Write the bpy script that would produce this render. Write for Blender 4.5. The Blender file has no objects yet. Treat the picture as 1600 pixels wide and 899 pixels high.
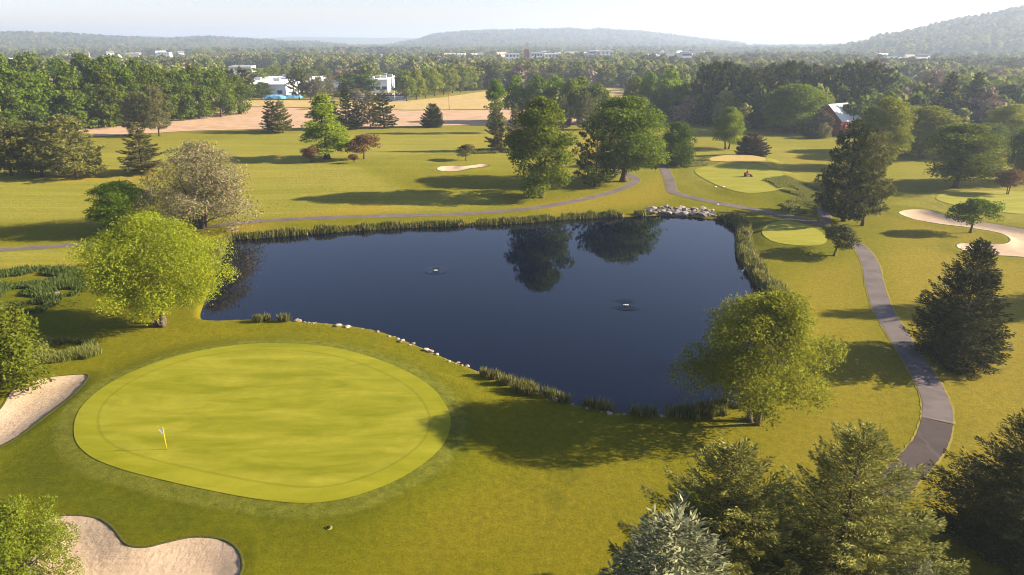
import bpy, bmesh, math, random
import numpy as np
from mathutils import Vector
from mathutils.geometry import delaunay_2d_cdt

SC = bpy.context.scene
COL = SC.collection
# ------------------------------------------------------------------ camera
F, YH, H = 1067.0, 68.0, 33.0            # focal length (photo px), horizon row, camera height (m)
TH = math.atan((449.5 - YH) / F)
CT, ST = math.cos(TH), math.sin(TH)
cam_d = bpy.data.cameras.new("camera")
cam_d.sensor_width = 36.0
cam_d.lens = F / 1600.0 * 36.0
cam_d.clip_start = 0.5
cam_d.clip_end = 30000
cam = bpy.data.objects.new("camera", cam_d)
COL.objects.link(cam)
cam.location = (0, 0, H)
cam.rotation_euler = (math.pi / 2 - TH, 0, 0)
SC.camera = cam
# ------------------------------------------------------------------ sky and sun
SUN_EL, SUN_AZ = math.radians(22.0), math.radians(3.0)   # azimuth from +X towards +Y
w = bpy.data.worlds.new("World")
SC.world = w
w.use_nodes = True
wn = w.node_tree
sky = wn.nodes.new("ShaderNodeTexSky")
sky.sky_type = 'NISHITA'
sky.sun_disc = False
sky.sun_elevation = SUN_EL
sky.sun_rotation = math.pi / 2 - SUN_AZ
sky.altitude = 100
sky.air_density = 1.0
sky.dust_density = 0.6
sky.ozone_density = 1.6
bg = wn.nodes["Background"]
bg.inputs["Strength"].default_value = 0.052
tint = wn.nodes.new("ShaderNodeMix")                 # white balance of the whole sky
tint.data_type = 'RGBA'
tint.blend_type = 'MULTIPLY'
tint.inputs[0].default_value = 1.0
tint.inputs[7].default_value = (1.03, 0.935, 1.09, 1)
wn.links.new(sky.outputs[0], tint.inputs[6])
wn.links.new(tint.outputs[2], bg.inputs[0])
sun_d = bpy.data.lights.new("sun", 'SUN')
sun_d.energy = 4.8
sun_d.angle = math.radians(0.55)
sun_d.color = (1.0, 0.86, 0.64)
sun = bpy.data.objects.new("sun", sun_d)
COL.objects.link(sun)
SUNV = Vector((math.cos(SUN_EL) * math.cos(SUN_AZ), math.cos(SUN_EL) * math.sin(SUN_AZ), math.sin(SUN_EL)))
sun.rotation_euler = (-SUNV).to_track_quat('-Z', 'Y').to_euler()
vs = SC.view_settings
vs.view_transform = 'Standard'
vs.look = 'None'
vs.exposure = 1.92
vs.gamma = 1.0
SC.cycles.use_denoising = True
SC.cycles.filter_width = 1.05
SC.cycles.max_bounces = 8
SC.cycles.diffuse_bounces = 4
SC.cycles.glossy_bounces = 3
SC.cycles.transmission_bounces = 3
SC.cycles.volume_bounces = 2
SC.cycles.transparent_max_bounces = 8
SC.cycles.sample_clamp_indirect = 6.0

rng = np.random.default_rng(7)
random.seed(7)


# ------------------------------------------------------------------ pixel -> ground helpers
def ray(x, y):
    X = (x - 800.0) / F
    Y = -(y - 449.5) / F
    return X, CT + Y * ST, Y * CT - ST          # world direction


def flat(x, y, z=0.0):
    dx, dy, dz = ray(x, y)
    t = (z - H) / dz
    return dx * t, dy * t


def poly_px(pts, z=0.0):
    return np.array([flat(x, y, z) for x, y in pts])


def spline(P, n=6, closed=True):
    P = np.asarray(P, float)
    N = len(P)
    out = []
    rngi = range(N) if closed else range(N - 1)
    for i in rngi:
        if closed:
            p0, p1, p2, p3 = P[(i - 1) % N], P[i], P[(i + 1) % N], P[(i + 2) % N]
        else:
            p0, p1, p2, p3 = P[max(i - 1, 0)], P[i], P[i + 1], P[min(i + 2, N - 1)]
        for k in range(n):
            t = k / n
            out.append(0.5 * ((2 * p1) + (-p0 + p2) * t + (2 * p0 - 5 * p1 + 4 * p2 - p3) * t * t + (-p0 + 3 * p1 - 3 * p2 + p3) * t ** 3))
    if not closed:
        out.append(P[-1])
    return np.array(out)


def sdist(poly, X, Y):
    """signed distance to a closed polygon, negative inside"""
    X = np.asarray(X, float)
    Y = np.asarray(Y, float)
    d = np.full(X.shape, 1e18)
    inside = np.zeros(X.shape, bool)
    N = len(poly)
    for i in range(N):
        ax, ay = poly[i]
        bx, by = poly[(i + 1) % N]
        ex, ey = bx - ax, by - ay
        wx, wy = X - ax, Y - ay
        t = np.clip((wx * ex + wy * ey) / (ex * ex + ey * ey + 1e-12), 0, 1)
        d = np.minimum(d, (wx - ex * t) ** 2 + (wy - ey * t) ** 2)
        c = ((ay <= Y) != (by <= Y)) & (X < (bx - ax) * (Y - ay) / (by - ay + 1e-18) + ax)
        inside ^= c
    d = np.sqrt(d)
    return np.where(inside, -d, d)


def sdist_far(poly, X, Y, margin=14.0):
    """same, but only evaluated near the polygon; elsewhere a large number"""
    X = np.asarray(X, float)
    Y = np.asarray(Y, float)
    x0, y0 = poly.min(0) - margin
    x1, y1 = poly.max(0) + margin
    m = (X > x0) & (X < x1) & (Y > y0) & (Y < y1)
    r = np.full(X.shape, 1e3)
    if m.any():
        r[m] = sdist(poly, X[m], Y[m])
    return r


def smooth(a, b, x):
    t = np.clip((x - a) / (b - a), 0, 1)
    return t * t * (3 - 2 * t)


def offset(P, d):
    """push a counter-clockwise or clockwise closed outline outwards by d"""
    P = np.asarray(P)
    nx = np.roll(P, -1, 0) - np.roll(P, 1, 0)
    n = np.stack([nx[:, 1], -nx[:, 0]], 1)
    n /= np.linalg.norm(n, axis=1)[:, None] + 1e-9
    area = np.sum(P[:, 0] * np.roll(P[:, 1], -1) - np.roll(P[:, 0], -1) * P[:, 1])
    return P + n * d * (1 if area > 0 else -1)


# ------------------------------------------------------------------ outlines read from the photo
WATER_Z = -0.4
POND = spline(poly_px([(312, 497), (322, 465), (338, 425), (356, 379), (400, 373), (500, 365), (600, 358), (700, 354),
                       (800, 350), (900, 342), (1000, 338), (1030, 337), (1090, 340), (1140, 348), (1152, 360),
                       (1152, 385), (1156, 405), (1170, 425), (1182, 445), (1204, 462), (1232, 495), (1242, 545),
                       (1222, 590), (1180, 622), (1130, 636), (1080, 645), (1030, 649), (980, 648), (930, 641),
                       (880, 630), (840, 616), (795, 600), (750, 583), (700, 563), (650, 541), (600, 522), (550, 512),
                       (480, 505), (420, 502), (370, 502), (335, 503)], WATER_Z), 4)
GREEN = spline(poly_px([(118, 690), (125, 650), (160, 615), (210, 587), (280, 562), (360, 547), (430, 543), (510, 548),
                        (580, 565), (640, 590), (680, 618), (703, 655), (700, 690), (680, 718), (640, 748), (590, 772),
                        (530, 790), (470, 795), (400, 788), (330, 775), (260, 760), (190, 742), (140, 720)]), 5)
BUNK = [
    spline(poly_px([(134, 586), (132, 600), (115, 621), (85, 645), (50, 669), (20, 688), (-10, 702), (-60, 722), (-110, 700), (-80, 655),
                    (-20, 652), (2, 638), (20, 611), (50, 597), (90, 588)]), 5),
    spline(poly_px([(52, 845), (75, 813), (110, 807), (150, 812), (175, 828), (195, 852), (225, 857), (260, 850), (300, 843),
                    (340, 846), (366, 858), (377, 880), (372, 905), (350, 940), (250, 965), (130, 965), (60, 930), (40, 885)]), 5),
    spline(poly_px([(1404, 333), (1425, 329), (1452, 331), (1480, 339), (1500, 345), (1550, 352), (1600, 361), (1670, 373),
                    (1690, 402), (1640, 411), (1600, 405), (1540, 400), (1505, 393), (1494, 386), (1503, 382), (1530, 383.5),
                    (1566, 384), (1578, 378), (1570, 370), (1550, 364), (1520, 359), (1500, 356), (1475, 353), (1440, 347), (1416, 340)]), 5),
    spline(poly_px([(683, 265.5), (691, 262), (710, 260.5), (722, 261.5), (740, 259), (755, 257), (763, 259), (755, 262),
                    (735, 264.5), (722, 268), (705, 270), (688, 269)]), 5),
]
TEE = spline(poly_px([(1190, 366), (1202, 355), (1230, 351), (1265, 359), (1290, 376), (1284, 389), (1250, 391), (1213, 386), (1195, 377)]), 5)
GREEN3 = spline(poly_px([(1085, 271), (1110, 263), (1160, 261), (1210, 269), (1232, 286), (1222, 300), (1175, 306), (1140, 300), (1110, 288)]), 5)
GREEN4 = spline(poly_px([(1462, 316), (1475, 306), (1520, 302), (1580, 303), (1640, 314), (1660, 335), (1600, 341), (1540, 334), (1490, 326)]), 5)
MOUND = spline(poly_px([(1106, 254), (1128, 248), (1155, 246), (1188, 250), (1195, 256), (1170, 262), (1125, 260)]), 5)
TILLED = poly_px([(120, 216), (300, 205), (430, 202), (620, 198), (850, 195), (1010, 196), (1010, 180), (850, 172), (640, 173.5),
                  (450, 169), (380, 168), (300, 184), (120, 200)])
MEADOW = poly_px([(380, 167), (450, 168), (640, 172.5), (850, 171), (1010, 179), (1010, 140), (860, 137), (760, 143), (690, 153), (640, 158), (500, 157), (380, 157)])

# ------------------------------------------------------------------ ground height
RIDGES = [   # distance, near width, far width, tree height taken off, outline (photo x, y)
    (2300, 520, 900, 14, [(1180, 92), (1250, 88), (1307, 74), (1350, 66), (1375, 57), (1425, 51), (1487, 40), (1550, 31), (1600, 24), (1700, 20), (2100, 19), (3000, 24)]),
    (4800, 950, 1000, 13, [(480, 90), (560, 76), (600, 72), (650, 65), (675, 57), (725, 52), (800, 50.5), (890, 48), (917, 51), (932, 48.5), (1000, 52), (1050, 58), (1100, 63), (1162, 70), (1180, 80), (1240, 90)]),
    (4200, 800, 1000, 13, [(-900, 66), (-200, 60), (0, 58.5), (45, 56.5), (90, 58), (150, 60.5), (200, 62), (260, 63.5), (310, 61.5), (360, 62), (400, 64.5), (450, 67), (500, 68.5), (560, 74), (620, 85)]),
    (8200, 1300, 1500, 0, [(-900, 64), (-300, 62), (170, 59.5), (230, 58.5), (300, 61), (430, 60), (470, 59), (560, 59.5), (640, 60), (700, 62), (1100, 63), (1200, 60.5), (1270, 58.5), (1340, 58.5), (1420, 64), (1600, 62), (2600, 64)]),
]


def value_noise(X, Y, s, seed):
    X = X / s
    Y = Y / s
    xi = np.floor(X).astype(np.int64)
    yi = np.floor(Y).astype(np.int64)
    fx, fy = X - xi, Y - yi
    fx = fx * fx * (3 - 2 * fx)
    fy = fy * fy * (3 - 2 * fy)

    def hh(a, b):
        n = (a * 374761393 + b * 668265263 + seed * 1442695) & 0x7fffffff
        n = ((n ^ (n >> 13)) * 1274126177) & 0x7fffffff
        return ((n ^ (n >> 16)) & 0xffff) / 65535.0
    return (hh(xi, yi) * (1 - fx) + hh(xi + 1, yi) * fx) * (1 - fy) + (hh(xi, yi + 1) * (1 - fx) + hh(xi + 1, yi + 1) * fx) * fy


GC = GREEN.mean(0)


def height(X, Y):
    X = np.asarray(X, float)
    Y = np.asarray(Y, float)
    D = np.hypot(X, Y)
    z = (value_noise(X, Y, 34, 1) - 0.5) * 0.7 * smooth(25, 60, D) * (1 - smooth(230, 300, D))
    z += (value_noise(X, Y, 9, 2) - 0.5) * 0.10 * (1 - smooth(200, 260, D))
    z += (value_noise(X, Y, 160, 5) - 0.5) * 8 * smooth(700, 1300, D)
    # the raised putting surface and the other tees
    dg = sdist_far(GREEN, X, Y, 20)
    z = z * smooth(-2, 8, dg) + 0.55 * (1 - smooth(-1.0, 6.5, dg)) + 0.12 * (value_noise(X, Y, 11, 3) - 0.5) * (1 - smooth(-1, 3, dg))
    for P, up in ((TEE, 0.7), (GREEN3, 0.5), (GREEN4, 0.5), (MOUND, 1.0)):
        d = sdist_far(P, X, Y, 16)
        z = z + up * (1 - smooth(-0.5, 5.5, d))
    for P, dep, far in ((BUNK[0], 0.12, 0), (BUNK[1], 0.32, 0), (BUNK[2], 0.5, 1), (BUNK[3], 0.4, 1)):
        d = sdist_far(P, X, Y, 12)
        rim = 0.14 * np.exp(-((d - 1.0) / 1.1) ** 2)
        z = z + rim - (dep + 0.1) * (1 - smooth(-2.2, 0.2, d))
    dp = sdist_far(POND, X, Y, 16)
    k = 1 - smooth(0.4, 4.5, dp)
    z = z * (1 - k) + k * (-0.02)
    z = z - 0.75 * (1 - smooth(-0.7, 0.55, dp)) - 1.2 * (1 - smooth(-5, -0.7, dp))
    # hills
    px = 800 + F * (X / np.maximum(Y, 1e-3)) / CT
    px = np.where(Y > 1e-3, np.clip(px, -900, 3000), np.where(X > 0, 3000, -900))
    hz = np.zeros_like(z)
    for Dk, wn_, wf, tr, prof in RIDGES:
        xs, ys = zip(*prof)
        yy = np.interp(px, xs, ys)
        zr = np.maximum(H + Dk * (YH - yy) / F * CT - tr, 0)
        edge = 1.0
        g = np.where(D < Dk, np.exp(-((D - Dk) / wn_) ** 2), np.exp(-((D - Dk) / wf) ** 2))
        hz = np.maximum(hz, zr * g * edge)
    z = z + hz * smooth(-0.2, 0.35, Y / np.maximum(D, 1.0))
    return z


def hz1(x, y):
    return float(height(np.array([x]), np.array([y]))[0])


def ground_at(x, y):
    """photo pixel -> point on the ground"""
    z = 0.0
    for _ in range(6):
        X, Y = flat(x, y, z)
        z = hz1(X, Y)
    return X, Y, z


# ------------------------------------------------------------------ mesh helpers
class MB:
    def __init__(self):
        self.v, self.q, self.t, self.n = [], [], [], 0

    def add(self, v, q=None, t=None):
        v = np.asarray(v, float).reshape(-1, 3)
        if q is not None and len(q):
            self.q.append(np.asarray(q, int).reshape(-1, 4) + self.n)
        if t is not None and len(t):
            self.t.append(np.asarray(t, int).reshape(-1, 3) + self.n)
        self.v.append(v)
        self.n += len(v)

    def box(self, x0, x1, y0, y1, z0, z1):
        v = [(x, y, z) for z in (z0, z1) for y in (y0, y1) for x in (x0, x1)]
        self.add(v, [(0, 2, 3, 1), (4, 5, 7, 6), (0, 1, 5, 4), (1, 3, 7, 5), (3, 2, 6, 7), (2, 0, 4, 6)])

    def tube(self, P, R, n=6, cap=True):
        P = np.asarray(P, float)
        R = np.asarray(R, float)
        T = np.gradient(P, axis=0)
        T /= np.linalg.norm(T, axis=1)[:, None] + 1e-9
        ref = np.array([0.31, 0.17, 0.93]) if abs(T[0][2]) < 0.85 else np.array([0.95, 0.2, 0.1])
        A = np.cross(T, ref)
        A /= np.linalg.norm(A, axis=1)[:, None] + 1e-9
        B = np.cross(T, A)
        an = np.arange(n) * 2 * math.pi / n
        V = P[:, None, :] + R[:, None, None] * (A[:, None, :] * np.cos(an)[None, :, None] + B[:, None, :] * np.sin(an)[None, :, None])
        m = len(P)
        i, j = np.meshgrid(np.arange(m - 1), np.arange(n), indexing='ij')
        a = i * n + j
        b = i * n + (j + 1) % n
        q = np.stack([a, b, b + n, a + n], -1).reshape(-1, 4)
        V = V.reshape(-1, 3)
        t = []
        if cap:
            V = np.vstack([V, P[-1], P[0]])
            k = m * n
            for jj in range(n):
                t.append(((m - 1) * n + jj, (m - 1) * n + (jj + 1) % n, k))
                t.append(((jj + 1) % n, jj, k + 1))
        self.add(V, q, t)

    def quads(self, C, A, B):
        """rhombic leaves: centre, long half axis, short half axis"""
        n = len(C)
        V = np.stack([C - A, C + B, C + A, C - B], 1).reshape(-1, 3)
        self.add(V, np.arange(4 * n).reshape(-1, 4))

    def mesh(self, name, mat=None, smooth_=False):
        me = bpy.data.meshes.new(name)
        V = np.vstack(self.v)
        q = np.vstack(self.q) if self.q else np.zeros((0, 4), int)
        t = np.vstack(self.t) if self.t else np.zeros((0, 3), int)
        me.vertices.add(len(V))
        me.vertices.foreach_set("co", V.astype(np.float32).ravel())
        idx = np.concatenate([q.ravel(), t.ravel()]).astype(np.int32)
        me.loops.add(len(idx))
        me.loops.foreach_set("vertex_index", idx)
        tot = np.concatenate([np.full(len(q), 4), np.full(len(t), 3)]).astype(np.int32)
        st = np.concatenate([[0], np.cumsum(tot)[:-1]]).astype(np.int32)
        me.polygons.add(len(tot))
        me.polygons.foreach_set("loop_start", st)
        me.polygons.foreach_set("loop_total", tot)
        me.polygons.foreach_set("use_smooth", np.full(len(tot), bool(smooth_)))
        me.update(calc_edges=True)
        me.validate()
        if mat is not None:
            me.materials.append(mat)
        return me


def link(name, data, parent=None, loc=None, rz=None, scale=None, mat=None):
    o = bpy.data.objects.new(name, data)
    COL.objects.link(o)
    if parent is not None:
        o.parent = parent
    if loc is not None:
        o.location = loc
    if rz is not None:
        o.rotation_euler = (0, 0, rz)
    if scale is not None:
        o.scale = scale
    if mat is not None and data is not None:
        o.material_slots[0].link = 'OBJECT'
        o.material_slots[0].material = mat
    return o


def tag(o, label, cat, group=None, kind=None):
    o["label"] = label
    if cat:
        o["category"] = cat
    if group:
        o["group"] = group
    if kind:
        o["kind"] = kind
    return o


def structure(o, label=None):
    o["kind"] = "structure"
    if label:
        o["label"] = label
    return o


# ------------------------------------------------------------------ materials
class NT:
    def __init__(self, name):
        self.m = bpy.data.materials.new(name)
        self.m.use_nodes = True
        self.t = self.m.node_tree
        self.b = self.t.nodes["Principled BSDF"]
        self.b.inputs["Specular IOR Level"].default_value = 0.25
        self.out = self.t.nodes["Material Output"]

    def node(self, kind, **kw):
        n = self.t.nodes.new(kind)
        for k, v in kw.items():
            setattr(n, k, v)
        return n

    def l(self, a, b):
        self.t.links.new(a, b)

    def coord(self, scale=(1, 1, 1), rot=0.0):
        g = self.node("ShaderNodeNewGeometry")
        mp = self.node("ShaderNodeMapping")
        mp.inputs["Scale"].default_value = scale
        mp.inputs["Rotation"].default_value = (0, 0, rot)
        self.l(g.outputs["Position"], mp.inputs["Vector"])
        return mp.outputs[0]

    def noise(self, scale, detail=3, rough=0.55, vec=None, lo=0.3, hi=0.7, dist=0.0):
        n = self.node("ShaderNodeTexNoise")
        n.inputs["Scale"].default_value = scale
        n.inputs["Detail"].default_value = detail
        n.inputs["Roughness"].default_value = rough
        n.inputs["Distortion"].default_value = dist
        if vec is None:
            vec = self.coord()
        self.l(vec, n.inputs["Vector"])
        r = self.node("ShaderNodeMapRange")
        r.inputs["From Min"].default_value = lo
        r.inputs["From Max"].default_value = hi
        self.l(n.outputs["Fac"], r.inputs["Value"])
        return r.outputs[0]

    def attr(self, name):
        a = self.node("ShaderNodeAttribute")
        a.attribute_name = name
        return a.outputs["Fac"]

    def mix(self, fac, a, b):
        n = self.node("ShaderNodeMix", data_type='RGBA')
        for s, v in ((n.inputs[0], fac), (n.inputs[6], a), (n.inputs[7], b)):
            if isinstance(v, (int, float)):
                s.default_value = v
            elif isinstance(v, tuple):
                s.default_value = (*v, 1.0)
            else:
                self.l(v, s)
        return n.outputs[2]

    def math(self, op, a, b=None, clamp=False):
        n = self.node("ShaderNodeMath", operation=op)
        n.use_clamp = clamp
        for s, v in ((n.inputs[0], a), (n.inputs[1], b)):
            if v is None:
                continue
            if isinstance(v, (int, float)):
                s.default_value = v
            else:
                self.l(v, s)
        return n.outputs[0]

    def bump(self, h, dist, strength=1.0, prev=None):
        n = self.node("ShaderNodeBump")
        n.inputs["Strength"].default_value = strength
        n.inputs["Distance"].default_value = dist
        self.l(h, n.inputs["Height"])
        if prev is not None:
            self.l(prev, n.inputs["Normal"])
        return n.outputs[0]

    def finish(self, color, rough=0.9, normal=None, spec=None):
        if isinstance(color, tuple):
            self.b.inputs["Base Color"].default_value = (*color, 1)
        else:
            self.l(color, self.b.inputs["Base Color"])
        self.b.inputs["Roughness"].default_value = rough
        if spec is not None:
            self.b.inputs["Specular IOR Level"].default_value = spec
        if normal is not None:
            self.l(normal, self.b.inputs["Normal"])
        return self.m


def leaf_mat(name, c1, c2, trans=0.32, var=0.35, twig=None):
    n = NT(name)
    g = n.node("ShaderNodeNewGeometry")
    oi = n.node("ShaderNodeObjectInfo")
    col = n.mix(g.outputs["Random Per Island"], c1, c2)
    if twig:
        f = n.math('GREATER_THAN', n.math('FRACT', n.math('MULTIPLY', g.outputs["Random Per Island"], 37.0)), 1 - twig[1])
        col = n.mix(f, col, twig[0])
    hsv = n.node("ShaderNodeHueSaturation")
    mr = n.node("ShaderNodeMapRange")
    mr.inputs["To Min"].default_value = 1 - var * 0.5
    mr.inputs["To Max"].default_value = 1 + var * 0.5
    n.l(oi.outputs["Random"], mr.inputs["Value"])
    mh = n.node("ShaderNodeMapRange")
    mh.inputs["To Min"].default_value = 0.5 - 0.03 * var
    mh.inputs["To Max"].default_value = 0.5 + 0.03 * var
    n.l(n.math('FRACT', n.math('MULTIPLY', oi.outputs["Random"], 17.3)), mh.inputs["Value"])
    n.l(mh.outputs[0], hsv.inputs["Hue"])
    n.l(mr.outputs[0], hsv.inputs["Value"])
    n.l(col, hsv.inputs["Color"])
    n.finish(hsv.outputs[0], 0.85, spec=0.07)
    if trans:
        tr = n.node("ShaderNodeBsdfTranslucent")
        tint = n.mix(0.5, hsv.outputs[0], n.mix(1.0, hsv.outputs[0], hsv.outputs[0]))
        n.l(tint, tr.inputs["Color"])
        ms = n.node("ShaderNodeMixShader")
        ms.inputs[0].default_value = trans
        n.l(n.b.outputs[0], ms.inputs[1])
        n.l(tr.outputs[0], ms.inputs[2])
        n.l(ms.outputs[0], n.out.inputs["Surface"])
    return n.m


def plain(name, c, rough=0.8, var=0.12, scale=3.0, metallic=0.0, spec=0.25):
    n = NT(name)
    f = n.noise(scale, 3)
    a = tuple(x * (1 - var) for x in c)
    b = tuple(min(1, x * (1 + var)) for x in c)
    n.b.inputs["Metallic"].default_value = metallic
    return n.finish(n.mix(f, a, b), rough, spec=spec)


def grass_ground():
    n = NT("turf")
    big = n.noise(0.035, 4, 0.6, dist=0.6)
    med = n.noise(0.20, 6, 0.68, lo=0.34, hi=0.66)
    fine = n.noise(1.5, 7, 0.75, lo=0.33, hi=0.67)
    grain = n.noise(6.5, 5, 0.8, lo=0.34, hi=0.66)
    streak = n.noise(1.0, 4, 0.65, vec=n.coord((0.016, 0.16, 1), 0.05), lo=0.36, hi=0.64)
    rough = n.mix(med, (0.182, 0.165, 0.0026), (0.104, 0.122, 0.0026))
    rough = n.mix(n.math('MULTIPLY', big, 0.6), rough, (0.235, 0.196, 0.007))
    streak = n.math('ADD', n.math('MULTIPLY', streak, 0.55), n.math('MULTIPLY', n.noise(1.0, 3, 0.6, vec=n.coord((0.03, 0.75, 1), 0.03), lo=0.38, hi=0.62), 0.45))
    fair = n.mix(streak, (0.182, 0.198, 0.014), (0.340, 0.305, 0.058))
    fair = n.mix(n.math('MULTIPLY', big, 0.4), fair, (0.400, 0.310, 0.085))
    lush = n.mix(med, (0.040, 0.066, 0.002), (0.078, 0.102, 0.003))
    dry = n.mix(med, (0.46, 0.305, 0.055), (0.33, 0.245, 0.022))
    c = n.mix(n.attr("fair"), rough, fair)
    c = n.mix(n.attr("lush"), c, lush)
    c = n.mix(n.math('MULTIPLY', n.attr("dry"), n.math('ADD', n.math('MULTIPLY', med, 0.7), 0.45), clamp=True), c, dry)
    collar = n.mix(fine, (0.098, 0.122, 0.018), (0.176, 0.188, 0.036))
    c = n.mix(n.attr("collar"), c, collar)
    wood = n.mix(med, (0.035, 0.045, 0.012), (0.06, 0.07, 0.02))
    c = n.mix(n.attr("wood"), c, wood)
    c = n.mix(n.math('MULTIPLY', n.math('SUBTRACT', 1.0, fine), 0.46), c, (0.070, 0.082, 0.003))
    c = n.mix(n.math('MULTIPLY', fine, 0.26), c, (0.34, 0.28, 0.012))
    c = n.mix(n.math('MULTIPLY', n.math('SUBTRACT', 1.0, grain), n.math('SUBTRACT', 0.60, n.math('MULTIPLY', n.attr('fair'), 0.36))), c, (0.070, 0.074, 0.003))
    nb = n.bump(fine, 0.16, 0.6)
    nb = n.bump(grain, 0.06, 0.8, nb)
    return n.finish(c, 0.95, nb, spec=0.05)


def green_mat(name, ca, cb, cring=None, edge=True):
    n = NT(name)
    a = n.noise(1.0, 7, 0.62, vec=n.coord((0.13, 0.50, 1), 0.08), lo=0.34, hi=0.66, dist=0.4)
    f = n.noise(0.8, 4, 0.6)
    g = n.noise(14, 3, 0.7)
    c = n.mix(a, ca, cb)
    c = n.mix(n.math('MULTIPLY', f, 0.25), c, tuple(x * 0.8 for x in ca))
    if edge:
        e = n.attr("edge")
        band = n.math('LESS_THAN', n.math('ABSOLUTE', n.math('SUBTRACT', e, 1.9)), 0.13)
        ring = n.math('LESS_THAN', e, 1.9)
        c = n.mix(n.math('MULTIPLY', ring, 0.30), c, cring)
        c = n.mix(n.math('MULTIPLY', band, 0.28), c, tuple(x * 0.5 for x in ca))
    c = n.mix(n.math('MULTIPLY', g, 0.22), c, tuple(x * 0.55 for x in ca))
    return n.finish(c, 0.9, n.bump(g, 0.012, 0.5), spec=0.1)


def sand_mat():
    n = NT("bunker_sand")
    a = n.noise(0.5, 4, 0.6)
    g = n.noise(12, 4, 0.7)
    wv = n.node("ShaderNodeTexWave")
    wv.wave_type = 'RINGS'
    wv.inputs["Scale"].default_value = 0.55
    wv.inputs["Distortion"].default_value = 7.0
    wv.inputs["Detail"].default_value = 2.0
    wv.inputs["Detail Scale"].default_value = 0.3
    n.l(n.coord(), wv.inputs["Vector"])
    c = n.mix(a, (0.40, 0.295, 0.195), (0.48, 0.36, 0.25))
    c = n.mix(n.math('MULTIPLY', g, 0.22), c, (0.33, 0.24, 0.15))
    nb = n.bump(wv.outputs["Fac"], 0.05, 0.25)
    nb = n.bump(n.noise(2.2, 4, 0.6), 0.10, 0.5, nb)
    nb = n.bump(g, 0.05, 0.5, nb)
    return n.finish(c, 0.95, nb, spec=0.1)


def path_mat(name, ca, cb):
    n = NT(name)
    a = n.noise(0.28, 6, 0.65, lo=0.36, hi=0.64)
    g = n.noise(7, 4, 0.7)
    v = n.node("ShaderNodeTexVoronoi", feature='DISTANCE_TO_EDGE')
    v.inputs["Scale"].default_value = 0.22
    wv = n.node("ShaderNodeMix", data_type='VECTOR')
    nt = n.node("ShaderNodeTexNoise")
    nt.inputs["Scale"].default_value = 0.8
    n.l(n.coord(), nt.inputs["Vector"])
    wv.inputs[0].default_value = 0.35
    n.l(n.coord(), wv.inputs[4])
    n.l(nt.outputs["Color"], wv.inputs[5])
    n.l(wv.outputs[1], v.inputs["Vector"])
    crack = n.math('LESS_THAN', v.outputs["Distance"], 0.011)
    c = n.mix(a, ca, cb)
    c = n.mix(n.math('MULTIPLY', g, 0.3), c, tuple(x * 0.6 for x in ca))
    c = n.mix(n.math('MULTIPLY', crack, 0.25), c, tuple(x * 1.5 for x in cb))
    return n.finish(c, 0.9, n.bump(g, 0.01, 0.4), spec=0.15)


def field_mat(name, ca, cb, cc, row):
    n = NT(name)
    a = n.noise(0.05, 4, 0.6)
    s = n.noise(1.0, 4, 0.7, vec=n.coord((0.12, row, 1), 0.03), lo=0.36, hi=0.64)
    c = n.mix(a, ca, cb)
    c = n.mix(n.math('MULTIPLY', s, 0.75), c, cc)
    return n.finish(c, 0.95, n.bump(s, 0.25, 0.6), spec=0.05)


def water_mat():
    n = NT("pond_water")
    g = n.noise(0.55, 3, 0.5, lo=0, hi=1)
    g2 = n.noise(1.0, 2, 0.5, vec=n.coord((0.8, 3.0, 1), 0.2), lo=0, hi=1)
    nb = n.bump(g, 0.006, 0.6)
    nb = n.bump(g2, 0.0022, 0.6, nb)
    n.b.inputs["IOR"].default_value = 1.28
    n.b.inputs["Specular IOR Level"].default_value = 0.5
    return n.finish((0.001, 0.003, 0.010), 0.02, nb, spec=0.5)


M = {}
M['turf'] = grass_ground()
M['green'] = green_mat("putting_green_turf", (0.158, 0.166, 0.004), (0.285, 0.264, 0.024), (0.200, 0.204, 0.003))
M['collar'] = green_mat("collar_turf", (0.100, 0.120, 0.010), (0.150, 0.160, 0.017), edge=False)
M['tee'] = green_mat("tee_turf", (0.21, 0.208, 0.014), (0.30, 0.272, 0.034), edge=False)
M['mound'] = green_mat("dry_mound_turf", (0.42, 0.29, 0.10), (0.36, 0.28, 0.07), edge=False)
M['sand'] = sand_mat()
M['lip'] = plain("bunker_lip_turf", (0.060, 0.062, 0.010), 0.95, 0.4, 6)
M['path'] = path_mat("asphalt_path", (0.105, 0.086, 0.082), (0.160, 0.132, 0.124))
M['path_new'] = path_mat("dark_asphalt_path", (0.056, 0.043, 0.041), (0.080, 0.063, 0.059))
M['path_edge'] = path_mat("dry_verge", (0.25, 0.195, 0.035), (0.20, 0.165, 0.018))
M['lot'] = path_mat("parking_asphalt", (0.16, 0.16, 0.17), (0.2, 0.2, 0.21))
M['tilled'] = field_mat("tilled_soil", (0.42, 0.27, 0.165), (0.34, 0.22, 0.12), (0.50, 0.35, 0.24), 0.25)
M['meadow'] = field_mat("mown_hay_meadow", (0.40, 0.29, 0.115), (0.33, 0.265, 0.085), (0.45, 0.315, 0.145), 0.08)
M['farfield'] = field_mat("far_stubble", (0.55, 0.42, 0.26), (0.50, 0.37, 0.21), (0.60, 0.46, 0.3), 0.05)
M['water'] = water_mat()
M['bark'] = plain("bark", (0.085, 0.062, 0.042), 0.95, 0.35, 5)
M['bark_pale'] = plain("pale_bark", (0.105, 0.078, 0.058), 0.95, 0.35, 4)
def stone_mat():
    n = NT("bank_stone")
    oi = n.node("ShaderNodeObjectInfo")
    c = n.mix(oi.outputs["Random"], (0.085, 0.07, 0.065), (0.36, 0.30, 0.26))
    f = n.noise(2.5, 4)
    return n.finish(n.mix(n.math('MULTIPLY', f, 0.4), c, (0.12, 0.10, 0.085)), 0.9)


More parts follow.
